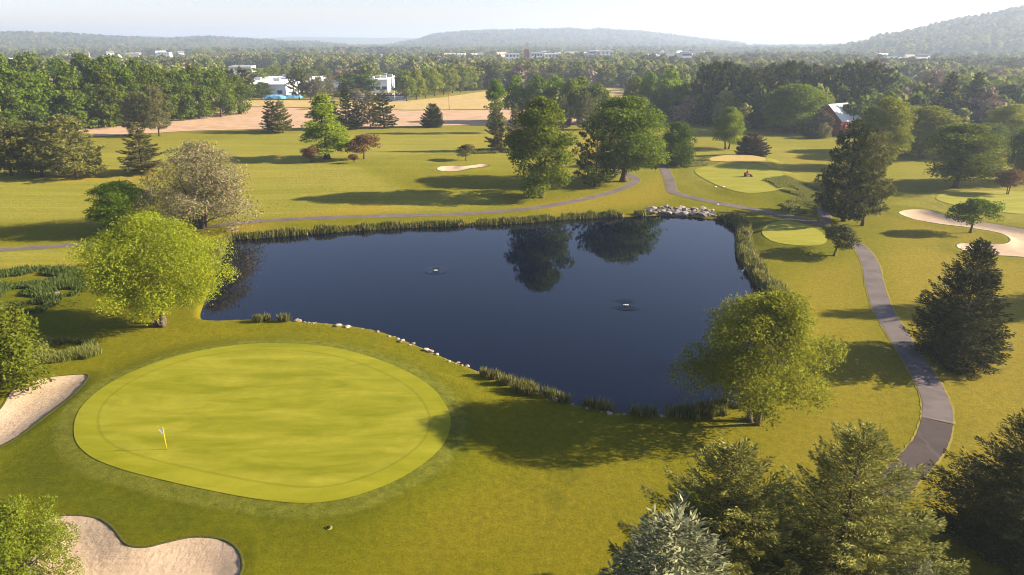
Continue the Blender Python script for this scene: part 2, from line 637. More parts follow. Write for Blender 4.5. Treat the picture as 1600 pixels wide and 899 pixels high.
M['stone'] = stone_mat()
M['stone_pale'] = plain("edging_stone", (0.30, 0.235, 0.17), 0.9, 0.5, 1.2)

L = dict(
    willow=leaf_mat("willow_leaves", (0.205, 0.255, 0.014), (0.320, 0.350, 0.028), 0.50, 0.1),
    birch=leaf_mat("birch_leaves", (0.150, 0.172, 0.012), (0.280, 0.282, 0.030), 0.50, 0.1),
    oak=leaf_mat("oak_leaves", (0.095, 0.128, 0.010), (0.175, 0.205, 0.020), 0.44),
    maple=leaf_mat("maple_leaves", (0.075, 0.118, 0.008), (0.145, 0.185, 0.015), 0.42),
    bright=leaf_mat("bright_leaves", (0.150, 0.218, 0.010), (0.240, 0.300, 0.022), 0.50),
    yellow=leaf_mat("yellow_green_leaves", (0.160, 0.190, 0.014), (0.245, 0.265, 0.028), 0.47),
    deep=leaf_mat("deep_green_leaves", (0.048, 0.076, 0.008), (0.092, 0.125, 0.015), 0.37),
    emerald=leaf_mat("fresh_green_leaves", (0.092, 0.155, 0.008), (0.175, 0.235, 0.016), 0.46),
    silver=leaf_mat("silver_willow_leaves", (0.120, 0.124, 0.036), (0.225, 0.210, 0.078), 0.25, 0.1, twig=((0.30, 0.23, 0.175), 0.33)),
    red=leaf_mat("russet_leaves", (0.125, 0.070, 0.032), (0.200, 0.120, 0.055), 0.37, 0.3),
    dull=leaf_mat("dull_olive_leaves", (0.127, 0.116, 0.039), (0.193, 0.176, 0.061), 0.37),
    plum=leaf_mat("plum_leaves", (0.060, 0.030, 0.035), (0.095, 0.045, 0.045), 0.25),
    pine=leaf_mat("pine_needles", (0.060, 0.069, 0.018), (0.127, 0.129, 0.034), 0.17),
    pine_light=leaf_mat("light_pine_needles", (0.114, 0.118, 0.029), (0.210, 0.198, 0.055), 0.20),
    spruce=leaf_mat("spruce_needles", (0.036, 0.048, 0.010), (0.078, 0.088, 0.020), 0.15),
    dark=leaf_mat("dark_spruce_needles", (0.030, 0.036, 0.008), (0.060, 0.064, 0.014), 0.13),
    blue=leaf_mat("blue_spruce_needles", (0.105, 0.116, 0.050), (0.310, 0.305, 0.165), 0.15, 0.1),
    fir=leaf_mat("fir_needles", (0.115, 0.128, 0.024), (0.290, 0.275, 0.070), 0.28, 0.2),
    brown=leaf_mat("brown_spruce_needles", (0.075, 0.055, 0.036), (0.115, 0.085, 0.055), 0.13, 0.1),
    bare=leaf_mat("bare_twigs", (0.190, 0.140, 0.090), (0.260, 0.200, 0.130), 0.15, 0.3),
    far1=leaf_mat("far_leaves", (0.140, 0.160, 0.030), (0.235, 0.240, 0.055), 0.37, 0.7),
    reed=leaf_mat("reed_blades", (0.068, 0.095, 0.014), (0.194, 0.189, 0.045), 0.42, 0.2, twig=((0.36, 0.26, 0.14), 0.16)),
    tall=leaf_mat("tall_grass_blades", (0.128, 0.157, 0.025), (0.255, 0.246, 0.072), 0.42, 0.2),
    tall_dark=leaf_mat("dark_tall_grass_blades", (0.054, 0.086, 0.016), (0.135, 0.158, 0.041), 0.42, 0.2),
)

# ------------------------------------------------------------------ ground sheet
def build_ground():
    front = np.arange(-0.93, 0.93001, 0.0049)
    side = np.linspace(0.93, 2 * math.pi - 0.93, 46)[1:-1]
    az = np.concatenate([front, side])                    # 0 = +Y, positive towards +X
    r = [9.0]
    while r[-1] < 11000:
        k = 0.03 if r[-1] < 22 else 0.0058 if r[-1] < 230 else 0.024
        r.append(r[-1] * (1 + k))
    r = np.array(r)
    R, A = np.meshgrid(r, az, indexing='ij')
    X, Y = R * np.sin(A), R * np.cos(A)
    Z = height(X, Y)
    na = len(az)
    V = np.stack([X, Y, Z], -1).reshape(-1, 3)
    i, j = np.meshgrid(np.arange(len(r) - 1), np.arange(na), indexing='ij')
    a = i * na + j
    b = i * na + (j + 1) % na
    q = np.stack([a, b, b + na, a + na], -1)[..., ::-1]
    split = int(np.searchsorted(r, 1000))
    x, y = V[:, 0], V[:, 1]
    D = np.hypot(x, y)

    def zone(pts, soft, z=0.0):
        return 1 - smooth(-soft, soft, sdist_far(poly_px(pts, z), x, y, 40))
    wob = (value_noise(x, y, 6, 11) - 0.5) * 2
    fair = zone([(-200, 300), (200, 300), (350, 345), (560, 333), (700, 330), (800, 322), (760, 300), (640, 300), (560, 255), (700, 240), (800, 250), (800, 205), (400, 210), (260, 225), (-200, 280)], 5) * 0.9
    fair = np.maximum(fair, zone([(-300, 292), (160, 292), (160, 345), (-300, 350)], 6))
    fair = np.maximum(fair, zone([(-300, 394), (150, 384), (160, 410), (0, 425), (-300, 440)], 4))
    fair = np.maximum(fair, zone([(1060, 235), (1260, 225), (1300, 250), (1260, 275), (1100, 300), (1060, 285)], 5) * 0.8)
    fair = np.maximum(fair, zone([(1395, 320), (1450, 300), (1700, 296), (1800, 350), (1600, 350), (1500, 340), (1440, 325)], 3) * 0.85)
    fair = np.maximum(fair, zone([(1400, 255), (1470, 260), (1470, 285), (1400, 290)], 3) * 0.7)
    fair = np.maximum(fair, smooth(150, 210, D) * 0.6)
    lush = zone([(86, 700), (95, 640), (150, 600), (250, 556), (420, 528), (560, 535), (680, 590), (745, 660), (730, 730), (640, 800), (500, 850), (400, 899), (330, 840), (220, 850), (170, 805), (60, 800), (20, 730)], 3) * (0.62 + 0.3 * wob)
    lush = np.maximum(lush, zone([(0, 700), (80, 640), (130, 700), (230, 790), (420, 830), (400, 899), (365, 850), (260, 845), (200, 850), (165, 810), (60, 800), (-30, 770)], 2) * 0.95)
    dgr = sdist_far(GREEN, x, y, 30)
    gx_, gy_ = GC
    side_ = np.clip(0.5 - 0.5 * ((x - gx_) * 0.45 + (y - gy_) * 0.9) / 16.0, 0, 1)
    lush = np.maximum(lush, (0.35 + 0.65 * side_) * (1 - smooth(1.6, 3.5 + 4.5 * side_, dgr + 1.2 * wob)))
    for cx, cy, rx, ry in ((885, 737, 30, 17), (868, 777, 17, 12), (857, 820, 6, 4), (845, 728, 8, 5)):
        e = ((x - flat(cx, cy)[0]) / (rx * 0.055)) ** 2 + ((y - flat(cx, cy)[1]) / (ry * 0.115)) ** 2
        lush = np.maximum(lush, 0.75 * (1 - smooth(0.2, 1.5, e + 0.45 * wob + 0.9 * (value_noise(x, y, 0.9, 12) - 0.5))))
    lush = np.maximum(lush, zone([(1160, 350), (1300, 355), (1330, 395), (1280, 405), (1215, 400), (1190, 400)], 2) * 0.55)
    lush = np.maximum(lush, zone([(1180, 300), (1240, 285), (1290, 290), (1290, 335), (1225, 332)], 3) * 0.7)
    lush = np.maximum(lush, zone([(-120, 425), (60, 418), (150, 425), (180, 470), (100, 530), (-120, 530)], 3) * 0.6)
    collar = 0.95 * (1 - smooth(1.25, 1.85, dgr + 0.25 * (value_noise(x, y, 2.5, 14) - 0.5)))
    dry = np.zeros_like(x)
    for P, k in (([(420, 345), (560, 322), (620, 322), (640, 332), (420, 350)], 0.9), ([(820, 320), (985, 295), (1030, 275), (1050, 305), (1000, 320), (860, 335)], 0.75),
                 ([(1400, 340), (1500, 360), (1500, 400), (1440, 440), (1370, 400)], 0.55), ([(1480, 560), (1700, 520), (1750, 700), (1500, 720)], 0.6),
                 ([(700, 208), (900, 208), (1000, 225), (900, 245), (720, 235)], 0.45), ([(900, 205), (1030, 205), (1030, 240), (920, 250)], 0.6),
                 ([(350, 352), (430, 348), (420, 368), (350, 376)], 0.9), ([(1060, 650), (1200, 640), (1260, 690), (1100, 740)], 0.35),
                 ([(-100, 425), (130, 405), (140, 425), (-100, 440)], 0.7), ([(60, 265), (240, 262), (250, 280), (80, 283)], 0.9),
                 ([(1230, 240), (1290, 240), (1290, 262), (1240, 262)], 0.6), ([(780, 880), (600, 899), (690, 800), (850, 720), (1060, 720), (1010, 930), (780, 950)], 0.30),
                 ([(1230, 460), (1260, 420), (1350, 400), (1370, 520), (1440, 620), (1430, 700), (1330, 760), (1100, 760), (1250, 640)], 0.62), ([(1370, 400), (1430, 380), (1500, 400), (1700, 420), (1800, 700), (1500, 900), (1420, 760), (1490, 660), (1400, 500)], 0.85), ([(1470, 362), (1560, 362), (1555, 385), (1480, 382)], 0.6)):
        dry = np.maximum(dry, zone(P, 4) * k)
    dp = sdist_far(POND, x, y, 10)
    dry = np.maximum(dry, np.where(y > 95, 0.7, 0.25) * (1 - smooth(0.6, 1.8, dp + 0.5 * wob)))
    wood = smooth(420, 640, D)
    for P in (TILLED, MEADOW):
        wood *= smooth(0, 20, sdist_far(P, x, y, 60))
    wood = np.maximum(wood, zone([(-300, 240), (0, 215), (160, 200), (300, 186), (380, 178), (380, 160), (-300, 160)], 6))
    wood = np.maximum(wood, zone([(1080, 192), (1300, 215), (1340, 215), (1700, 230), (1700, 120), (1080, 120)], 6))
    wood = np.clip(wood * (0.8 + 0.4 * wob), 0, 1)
    for nm, rows, name in ((0, slice(0, split), "ground"), (1, slice(split, None), "hills")):
        qq = q[rows].reshape(-1, 4)
        use = np.unique(qq)
        rem = np.full(len(V), -1)
        rem[use] = np.arange(len(use))
        mb = MB()
        mb.add(V[use], rem[qq])
        if nm == 0:
            c = len(use)
            # close the small hole under the camera
            first = np.arange(na)
            mb.add([(0, 0, float(V[:na, 2].mean()))])
            mb.t.append(np.stack([rem[(first + 1) % na], rem[first], np.full(na, c)], 1))
        me = mb.mesh(name, M['turf'], True)
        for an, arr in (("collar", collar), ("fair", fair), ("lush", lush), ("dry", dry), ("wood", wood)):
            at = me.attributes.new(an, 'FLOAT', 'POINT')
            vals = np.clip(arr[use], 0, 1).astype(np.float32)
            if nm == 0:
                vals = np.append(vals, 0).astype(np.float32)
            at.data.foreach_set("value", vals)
        structure(link(name, me))


build_ground()


def sheet(name, P, mat, dz, step, edge=None, parent=None, flatz=None, hole=None):
    """a sheet draped over the ground inside outline P (optionally with a hole)"""
    P = np.asarray(P)
    x0, y0 = P.min(0)
    x1, y1 = P.max(0)
    gx, gy = np.meshgrid(np.arange(x0, x1, step), np.arange(y0, y1, step))
    gx = gx.ravel() + (gy.ravel() / step % 2 > 1) * step * 0.5
    gy = gy.ravel()
    d = sdist(P, gx, gy)
    k = d < -step * 0.45
    if hole is not None:
        k &= sdist(hole, gx, gy) > step * 0.45
    pts = [Vector(p) for p in P] + ([Vector(p) for p in hole] if hole is not None else []) + [Vector((a, b)) for a, b in zip(gx[k], gy[k])]
    n = len(P)
    E_ = [(i, (i + 1) % n) for i in range(n)]
    if hole is not None:
        E_ += [(n + i, n + (i + 1) % len(hole)) for i in range(len(hole))]
    vo, eo, fo, *_ = delaunay_2d_cdt(pts, E_, [], 1, 1e-5)
    vo = np.array([(v.x, v.y) for v in vo])
    tri = np.array(fo)
    cen = vo[tri].mean(1)
    keep = sdist(P, cen[:, 0], cen[:, 1]) < 0
    if hole is not None:
        keep &= sdist(hole, cen[:, 0], cen[:, 1]) > 0
    tri = tri[keep]
    z = height(vo[:, 0], vo[:, 1]) + dz if flatz is None else np.full(len(vo), flatz)
    mb = MB()
    mb.add(np.column_stack([vo, z]), None, tri)
    me = mb.mesh(name, mat, True)
    if edge is not None:
        at = me.attributes.new("edge", 'FLOAT', 'POINT')
        at.data.foreach_set("value", (-sdist(edge, vo[:, 0], vo[:, 1])).astype(np.float32))
    # normals up
    if len(me.polygons) and me.polygons[0].normal.z < 0:
        me.flip_normals()
    return structure(link(name, me, parent))


sheet("pond", POND, M['water'], 0, 4.0, flatz=WATER_Z)
COLLAR = offset(GREEN, 1.6)
sheet("putting_green", GREEN, M['green'], 0.036, 0.8, edge=GREEN)
sheet("tee_box", TEE, M['tee'], 0.05, 1.5)
sheet("putting_green", GREEN3, M['tee'], 0.07, 2.0)
sheet("putting_green", GREEN4, M['tee'], 0.07, 2.0)
sheet("dry_mound", MOUND, M['mound'], 0.08, 2.0)
sheet("tilled_field", TILLED, M['tilled'], 0.15, 12.0)
sheet("hay_meadow", MEADOW, M['meadow'], 0.20, 16.0)
sheet("stubble_field", poly_px([(196, 103.5), (240, 104), (292, 103.5), (288, 96.5), (250, 95), (202, 95.5)]), M['farfield'], 1.2, 40)
sheet("parking_lot", poly_px([(545, 157.5), (640, 158.5), (640, 147), (560, 147)]), M['lot'], 0.3, 12)

BL = ["sand bunker with curved top edge at the left edge, beside the near green",
      "kidney shaped sand bunker below the near green at the bottom",
      "long pale sand bunker with two arms round a grassy tongue at the right edge",
      "small far sand bunker shaped like a figure eight beyond the pond"]
for i, P in enumerate(BUNK):
    e = link("sand_bunker", None)
    tag(e, BL[i], "bunker", "sand bunkers on the golf course")
    far = i >= 2
    s = sheet("sand", offset(P, -0.05), M['sand'], 0.06 if not far else 0.10, 0.5 if not far else 1.0, parent=e)
    del s["kind"]
    # turf lip, a rough edge that stands a little proud of the sand
    inn, out = offset(P, -0.06), offset(P, 0.20)
    n = len(P)
    jit = (rng.random(n) - 0.5) * 0.06
    zi = height(inn[:, 0], inn[:, 1]) + 0.03
    zo = height(out[:, 0], out[:, 1]) + 0.01
    zm = height(P[:, 0], P[:, 1]) + 0.11 + jit
    V = np.vstack([np.column_stack([inn, zi]), np.column_stack([P, zm]), np.column_stack([out, zo])])
    q = []
    for k in range(n):
        k2 = (k + 1) % n
        q += [(k, k2, n + k2, n + k), (n + k, n + k2, 2 * n + k2, 2 * n + k)]
    mb = MB()
    mb.add(V, q)
    me = mb.mesh("turf_lip", M['lip'], True)
    link("turf_lip", me, e)


def path(name, pts, width, mat, verge=True, label=None, dz=0.05):
    C = spline(np.array([ground_at(x, y)[:2] for x, y in pts]), 8, closed=False)
    T = np.gradient(C, axis=0)
    T /= np.linalg.norm(T, axis=1)[:, None]
    N = np.stack([T[:, 1], -T[:, 0]], 1)
    n = len(C)

    def strip(nm, a, b, dz, mat, jit=0.0, parent=None):
        lanes = 4
        rows = []
        for k in range(lanes + 1):
            o = a + (b - a) * k / lanes
            j = (rng.random(n) - 0.5) * jit if k in (0, lanes) else 0
            Pk = C + N * (o + j)[:, None] if jit and k in (0, lanes) else C + N * o
            rows.append(np.column_stack([Pk, height(Pk[:, 0], Pk[:, 1]) + dz]))
        mb = MB()
        V = np.stack(rows, 1).reshape(-1, 3)
        i, k = np.meshgrid(np.arange(n - 1), np.arange(lanes), indexing='ij')
        s = lanes + 1
        q = np.stack([i * s + k, i * s + k + 1, (i + 1) * s + k + 1, (i + 1) * s + k], -1).reshape(-1, 4)[:, ::-1]
        mb.add(V, q)
        me = mb.mesh(nm, mat, True)
        if me.polygons[0].normal.z < 0:
            me.flip_normals()
        return link(nm, me, parent)
    o = structure(strip(name, -width / 2, width / 2, dz, mat, 0.08))
    if verge:
        structure(strip("path_verge", -width / 2 - 0.16, width / 2 + 0.16, dz - 0.022, M['path_edge'], 0.16))
    return o


path("cart_path", [(1372, 790), (1401, 752), (1434, 718), (1455, 690), (1464.5, 659)], 2.5, M['path_new'])
path("cart_path", [(1464.7, 658), (1463, 630), (1448, 595), (1424, 556), (1398, 515), (1378, 480), (1366, 440), (1358, 408), (1340, 384), (1308, 362),
                   (1290, 354), (1250, 343), (1200, 332), (1150, 323), (1100, 313), (1062, 304), (1050, 298), (1046, 282), (1040, 268), (1036, 258)], 2.5, M['path'])
path("cart_path", [(338, 352), (420, 345), (550, 339), (680, 336), (760, 332), (830, 326), (890, 316), (940, 305), (975, 294), (992, 284), (990, 277), (975, 271), (940, 264)], 2.4, M['path'])
path("cart_path", [(-120, 402), (0, 391), (80, 386), (150, 381), (230, 372), (338, 353)], 2.2, M['path'], dz=0.06)
path("cart_path", [(1293, 354), (1290, 342), (1286, 328), (1284, 314)], 2.0, M['path'], dz=0.06)
path("access_road", [(470, 172), (520, 165), (555, 154), (640, 149)], 6.0, M['path_edge'], verge=False, dz=0.3)

# ------------------------------------------------------------------ tree templates (heights in metres at scale 1)
def unit(v):
    return v / (np.linalg.norm(v, axis=-1, keepdims=True) + 1e-9)


def broadleaf(seed, h, R, cb, leaves, leaf, puffs, shape='round', stems=1, aspect=0.62, puff=0.26, lean=0.0, droop=0.0, fluff=1.0, lobe=1.0):
    g = np.random.default_rng(seed)
    prof = {'round': lambda t: np.sqrt(np.clip(1 - (2 * t - 0.95) ** 2 / 1.02, 0.02, 1)),
            'oval': lambda t: np.sqrt(np.clip(1 - (2 * t - 0.75) ** 2 / 1.6, 0.02, 1)),
            'spire': lambda t: np.clip(1.06 - t, 0.05, 1) ** 0.8 * smooth(-0.2, 0.10, t),
            'umbrella': lambda t: np.sqrt(np.clip(1 - (1.15 * t - 0.15) ** 2, 0.02, 1)) * smooth(-0.25, 0.35, t),
            'bush': lambda t: np.sqrt(np.clip(1 - (t * 1.02 - 0.12) ** 2, 0.02, 1))}[shape]
    ch = h * (1 - cb)
    t = g.random(puffs) ** 0.9
    ph = g.random(puffs) * 2 * math.pi
    rf = np.where(g.random(puffs) < 0.72, 0.62 + 0.33 * g.random(puffs), 0.65 * np.sqrt(g.random(puffs)))
    lob = 1 + lobe * (0.17 * np.sin(2 * ph + seed) + 0.15 * np.sin(3 * ph + 2.1 * seed + 5 * t) + 0.10 * np.sin(5 * ph - 1.3 * seed + 9 * t))
    pr = R * puff * (0.5 + 0.95 * g.random(puffs)) * (0.6 + 0.4 * prof(t))
    rad = np.maximum(R * prof(t) * lob - pr * 0.75, 0) * rf
    C = np.stack([rad * np.cos(ph), rad * np.sin(ph), h * cb + ch * (0.05 + 0.9 * t)], 1)
    C[:, 2] = np.minimum(C[:, 2], h - pr * 0.7)
    C[:, 2] -= droop * (rad / R) ** 2 * ch
    C[:, 0] += lean * (C[:, 2] / h) * h
    # leaves
    wgt = pr ** 2
    own = g.choice(puffs, leaves, p=wgt / wgt.sum())
    d = unit(g.normal(size=(leaves, 3)) + np.array([0, 0, 0.35]))
    rr = np.clip(1 - np.abs(g.normal(0, 0.22, leaves)), 0.1, 1) * (1 + 0.1 * g.normal(size=leaves) * fluff)
    p = C[own] + d * (pr[own] * rr)[:, None] * np.array([1.12, 1.12, 0.78])
    stray = g.random(leaves) < 0.05
    p[stray] += g.normal(size=(stray.sum(), 3)) * R * 0.06
    nrm = unit(0.6 * d + 0.62 * g.normal(size=(leaves, 3)) + np.array([0, 0, 0.25]))
    ax = unit(np.cross(nrm, g.normal(size=(leaves, 3))))
    bx = np.cross(nrm, ax)
    s = leaf * (0.45 + 1.0 * g.random(leaves))
    p[:, 2] = np.maximum(p[:, 2], 0.25 if shape == 'bush' else h * cb * 0.72)
    cr = MB()
    cr.quads(p, ax * (s * 0.5)[:, None], bx * (s * 0.5 * aspect)[:, None])
    # trunk and limbs
    tk = MB()
    r0 = h * 0.021 + 0.05
    top = h * (cb + (1 - cb) * 0.62)
    for k in range(stems):
        a = 2 * math.pi * k / max(stems, 1) + seed
        off = 0.0 if stems == 1 else r0 * 1.2
        sp = 0.0 if stems == 1 else R * 0.22
        zz = np.linspace(-0.3, top, 9)
        u = np.clip(zz / top, 0, 1)
        P = np.stack([off * math.cos(a) + sp * u * math.cos(a) + lean * zz + 0.02 * h * np.sin(u * 5 + seed + k) * u,
                      off * math.sin(a) + sp * u * math.sin(a) + 0.02 * h * np.cos(u * 4 + seed + k) * u, zz], 1)
        rs = r0 * (1 if stems == 1 else 0.62) * (1.0 - 0.85 * u)
        rs[0] *= 1.7
        rs[1] *= 1.12
        tk.tube(P, rs, 8)
        limbs = min(puffs, 26 if stems == 1 else 12)
        for j in g.choice(puffs, limbs, replace=False):
            e = C[j]
            z0 = max(h * cb * 0.8, min(e[2] - 0.35 * math.hypot(e[0], e[1]), top * 0.92))
            uu = z0 / top
            b0 = np.array([np.interp(z0, zz, P[:, 0]), np.interp(z0, zz, P[:, 1]), z0])
            md = (b0 + e) / 2 + np.array([0, 0, 0.06 * h * g.random()]) + g.normal(size=3) * 0.015 * h
            rb = r0 * 0.34 * (1 - 0.6 * uu)
            tk.tube(np.array([b0, (b0 * 0.6 + md * 0.4), md, e]), [rb, rb * 0.8, rb * 0.55, rb * 0.15], 5, False)
    return dict(h=h, R=R, crown=cr, trunk=tk)


def conifer(seed, h, R, cb, nb, sprays, size, droop=0.25, up=0.5, power=0.85, mode='spruce', wid=0.36, aspect=0.24, ragged=0.2):
    g = np.random.default_rng(seed)
    cr, tk = MB(), MB()
    zb = h * cb
    u = np.sort(g.random(nb) ** 1.15)
    u = np.minimum(u, 0.985)
    zB = zb + (h - zb) * u
    prof = np.clip(1 - u, 0, 1) ** power * (0.72 + 0.28 * smooth(0, 0.16, u))
    Lb = R * prof * (1 - ragged + 2 * ragged * g.random(nb)) + 0.03 * R
    ph = np.arange(nb) * 2.39996 + g.normal(0, 0.35, nb)
    Lb *= 1 + 0.14 * np.sin(2 * ph + seed) + 0.10 * np.sin(3 * ph + 1.7 * seed)
    el = -droop + (up + droop) * u ** 1.2 + g.normal(0, 0.08, nb)
    dr = np.stack([np.cos(ph), np.sin(ph), np.zeros(nb)], 1)
    sd = np.stack([-np.sin(ph), np.cos(ph), np.zeros(nb)], 1)
    wgt = Lb ** 1.35 + 0.02 * R
    own = g.choice(nb, sprays, p=wgt / wgt.sum())
    curve = 0.22 if mode == 'spruce' else 0.30

    def at(o, s):
        return np.column_stack([dr[o, 0] * s * Lb[o], dr[o, 1] * s * Lb[o], zB[o] + Lb[o] * (np.tan(el[o]) * s + curve * s * s - 0.05)])
    if mode == 'spruce':
        s = 0.12 + 0.9 * g.random(sprays) ** 0.65
        wl = wid * Lb[own] * np.clip(1.04 - s, 0, 1) ** 0.75 + 0.03 * R
        v = (g.random(sprays) * 2 - 1)
        off = v * wl
        p = at(own, s) + sd[own] * off[:, None]
        p[:, 2] += -0.22 * np.abs(off) + g.normal(0, 0.025 * R, sprays)
        d = unit(dr[own] * (0.75 + 0.3 * g.random((sprays, 1))) + sd[own] * (np.sign(v) * (0.4 + 0.5 * g.random(sprays)))[:, None]
                 + np.array([0, 0, 1]) * (0.10 + np.tan(el[own]) * 0.6 + 0.25 * g.normal(size=sprays))[:, None])
        nr = unit(np.array([0, 0, 1.0]) + 0.55 * g.normal(size=(sprays, 3)) + 0.3 * dr[own])
    else:
        per = 14
        nc = max(sprays // per, 1)
        oc = g.choice(nb, nc, p=wgt / wgt.sum())
        s = 0.25 + 0.78 * g.random(nc) ** 0.6
        wl = wid * Lb[oc] * np.clip(1.05 - s, 0, 1) ** 0.6 + 0.03 * R
        off = (g.random(nc) * 2 - 1) * wl
        c = at(oc, s) + sd[oc] * off[:, None]
        c[:, 2] += g.normal(0, 0.03 * R, nc)
        c = np.repeat(c, per, 0)
        o2 = np.repeat(oc, per)
        n2 = len(c)
        d = unit(dr[o2] * 0.45 + np.array([0, 0, 0.55]) + 0.75 * g.normal(size=(n2, 3)))
        p = c + d * (size * (0.3 + 0.5 * g.random(n2)))[:, None]
        nr = unit(g.normal(size=(n2, 3)) + dr[o2] * 0.8 + np.array([0, 0, 0.5]))
    w_ = unit(np.cross(d, nr))
    sz = size * (0.65 + 0.7 * g.random(len(p)))
    cr.quads(p, d * (sz * 0.5)[:, None], w_ * (sz * 0.5 * aspect)[:, None])
    zz = np.linspace(-0.3, h * 0.985, 8)
    r0 = 0.016 * h + 0.05
    rs = r0 * (1.02 - np.clip(zz / h, 0, 1))
    rs[0] *= 1.5
    tk.tube(np.stack([0.01 * h * np.sin(zz / h * 4 + seed), 0.01 * h * np.cos(zz / h * 3 + seed), zz], 1), rs, 8)
    pick = np.arange(nb) if nb <= 140 else g.choice(nb, 140, replace=False)
    for o in pick:
        ss = np.array([0.0, 0.45, 0.92])
        P = np.vstack([at(np.array([o]), np.array([x]))[0] for x in ss])
        P[:, 2] = np.maximum(P[:, 2], 0.1)
        tk.tube(P, np.array([1, 0.6, 0.15]) * (0.012 * Lb[o] + 0.008 * (h / 14)), 3, False)
    return dict(h=h, R=R, crown=cr, trunk=tk)


TPL = {}


def template(key, d):
    # measure, then store meshes
    V = np.vstack(d['crown'].v)
    d['top'] = float(V[:, 2].max())
    d['rad'] = float(np.percentile(np.hypot(V[:, 0] - np.median(V[:, 0]), V[:, 1] - np.median(V[:, 1])), 97))
    d['cm'] = d['crown'].mesh("crown_" + key, L['oak'])
    d['tm'] = d['trunk'].mesh("trunk_" + key, M['bark'], True)
    d['crown'] = d['trunk'] = None
    TPL[key] = d


template('willow_near', broadleaf(3, 15, 8.6, 0.16, 82000, 0.225, 110, 'round', 3, 0.55, 0.235, droop=0.10))
template('birch_near', broadleaf(5, 13.5, 7.0, 0.15, 64000, 0.215, 92, 'oval', 3, 0.55, 0.24, droop=0.05))
template('silver', broadleaf(8, 14, 8.0, 0.03, 36000, 0.42, 46, 'oval', 4, 0.24, 0.29, droop=0.14, fluff=1.6))
template('round0', broadleaf(11, 20, 8, 0.10, 26000, 0.44, 105, 'round', lobe=0.55, puff=0.25))
template('round1', broadleaf(12, 20, 8, 0.10, 26000, 0.44, 105, 'round', lobe=0.55, puff=0.25))
template('oval0', broadleaf(13, 20, 7, 0.07, 26000, 0.44, 105, 'oval', lobe=0.55, puff=0.25))
template('oval1', broadleaf(14, 20, 7, 0.14, 26000, 0.44, 105, 'oval', 2, lobe=0.55, puff=0.25))
template('low0', broadleaf(71, 12, 6, 0.02, 16000, 0.42, 80, 'bush', 2, lobe=0.5))
template('spire0', broadleaf(15, 18, 5.5, 0.09, 16000, 0.42, 85, 'spire', 1, 0.6, 0.22))
template('column0', broadleaf(16, 20, 4.6, 0.10, 9000, 0.55, 55, 'oval', 1, 0.6, 0.34))
template('umbrella0', broadleaf(17, 6, 3.6, 0.34, 6000, 0.30, 38, 'umbrella', 2, 0.6, 0.26))
template('umbrella1', broadleaf(18, 6, 3.6, 0.30, 6000, 0.30, 36, 'umbrella', 1, 0.6, 0.27))
template('bush0', broadleaf(19, 5, 3.4, 0.02, 15000, 0.22, 48, 'bush', 3, 0.55, 0.28))
template('bush1', broadleaf(20, 5, 3.2, 0.02, 5000, 0.36, 34, 'bush', 3, 0.6, 0.30))
template('bush_near', broadleaf(33, 6.5, 3.6, 0.02, 30000, 0.15, 60, 'bush', 3, 0.5, 0.26))
for i in range(3):
    template('wood%d' % i, broadleaf(61 + i, 20, 8, 0.02, 6000, 0.80, 58, ('oval', 'bush', 'oval')[i], 1, 0.7, 0.26))
    template('far%d' % i, broadleaf(21 + i, 20, 8, 0.10, 4200, 0.95, 46, ('round', 'oval', 'round')[i], 1, 0.7, 0.30))
for i in range(4):
    template('tiny%d' % i, broadleaf(25 + i, 16, 7, 0.05, 640, 2.0, 22, ('round', 'oval', 'round', 'bush')[i], 1, 0.75, 0.36))
template('spruce_near', conifer(31, 14, 5.0, 0.03, 520, 44000, 0.36, 0.12, 0.6, 0.78, aspect=0.30))
template('blue_near', conifer(32, 10, 4.4, 0.03, 380, 36000, 0.30, 0.10, 0.6, 0.72, aspect=0.26))
template('fir_near', conifer(34, 14, 4.8, 0.03, 330, 90000, 0.24, 0.02, 0.85, 0.80, wid=0.34, aspect=0.26, ragged=0.30))
template('fir_near2', conifer(36, 14, 5.0, 0.03, 330, 90000, 0.24, 0.05, 0.85, 0.92, wid=0.34, aspect=0.26, ragged=0.30))
template('dark_near', conifer(35, 14, 4.9, 0.03, 460, 60000, 0.28, 0.10, 0.7, 0.78, aspect=0.28, ragged=0.28))
template('pine0', conifer(41, 18, 6.0, 0.03, 130, 13000, 0.70, 0.0, 0.7, 0.60, mode='pine', wid=0.5, aspect=0.26, ragged=0.3))
template('pine1', conifer(42, 18, 6.2, 0.05, 110, 13000, 0.70, 0.05, 0.75, 0.55, mode='pine', wid=0.5, aspect=0.26, ragged=0.34))
template('pine2', conifer(43, 18, 5.6, 0.16, 95, 11000, 0.72, 0.05, 0.8, 0.50, mode='pine', wid=0.5, aspect=0.28, ragged=0.38))
template('spruce0', conifer(44, 14, 3.8, 0.05, 150, 9000, 0.62, 0.25, 0.5, 0.85, aspect=0.32))
template('spruce1', conifer(45, 14, 4.0, 0.08, 130, 8000, 0.64, 0.2, 0.55, 0.75, aspect=0.32, ragged=0.28))
template('dense0', conifer(46, 9, 4.0, 0.01, 260, 18000, 0.46, 0.10, 0.6, 0.55, aspect=0.42, ragged=0.12))
template('fpine0', conifer(47, 18, 6.0, 0.08, 80, 4200, 1.15, 0.0, 0.7, 0.55, mode='pine', wid=0.5, aspect=0.4, ragged=0.3))
template('fpine1', conifer(48, 18, 6.4, 0.12, 70, 4200, 1.2, 0.05, 0.75, 0.48, mode='pine', wid=0.5, aspect=0.4, ragged=0.35))
template('tpine0', conifer(49, 18, 5.5, 0.05, 40, 620, 2.4, 0.0, 0.7, 0.6, mode='pine', wid=0.5, aspect=0.55))

TREE_ROOTS = []


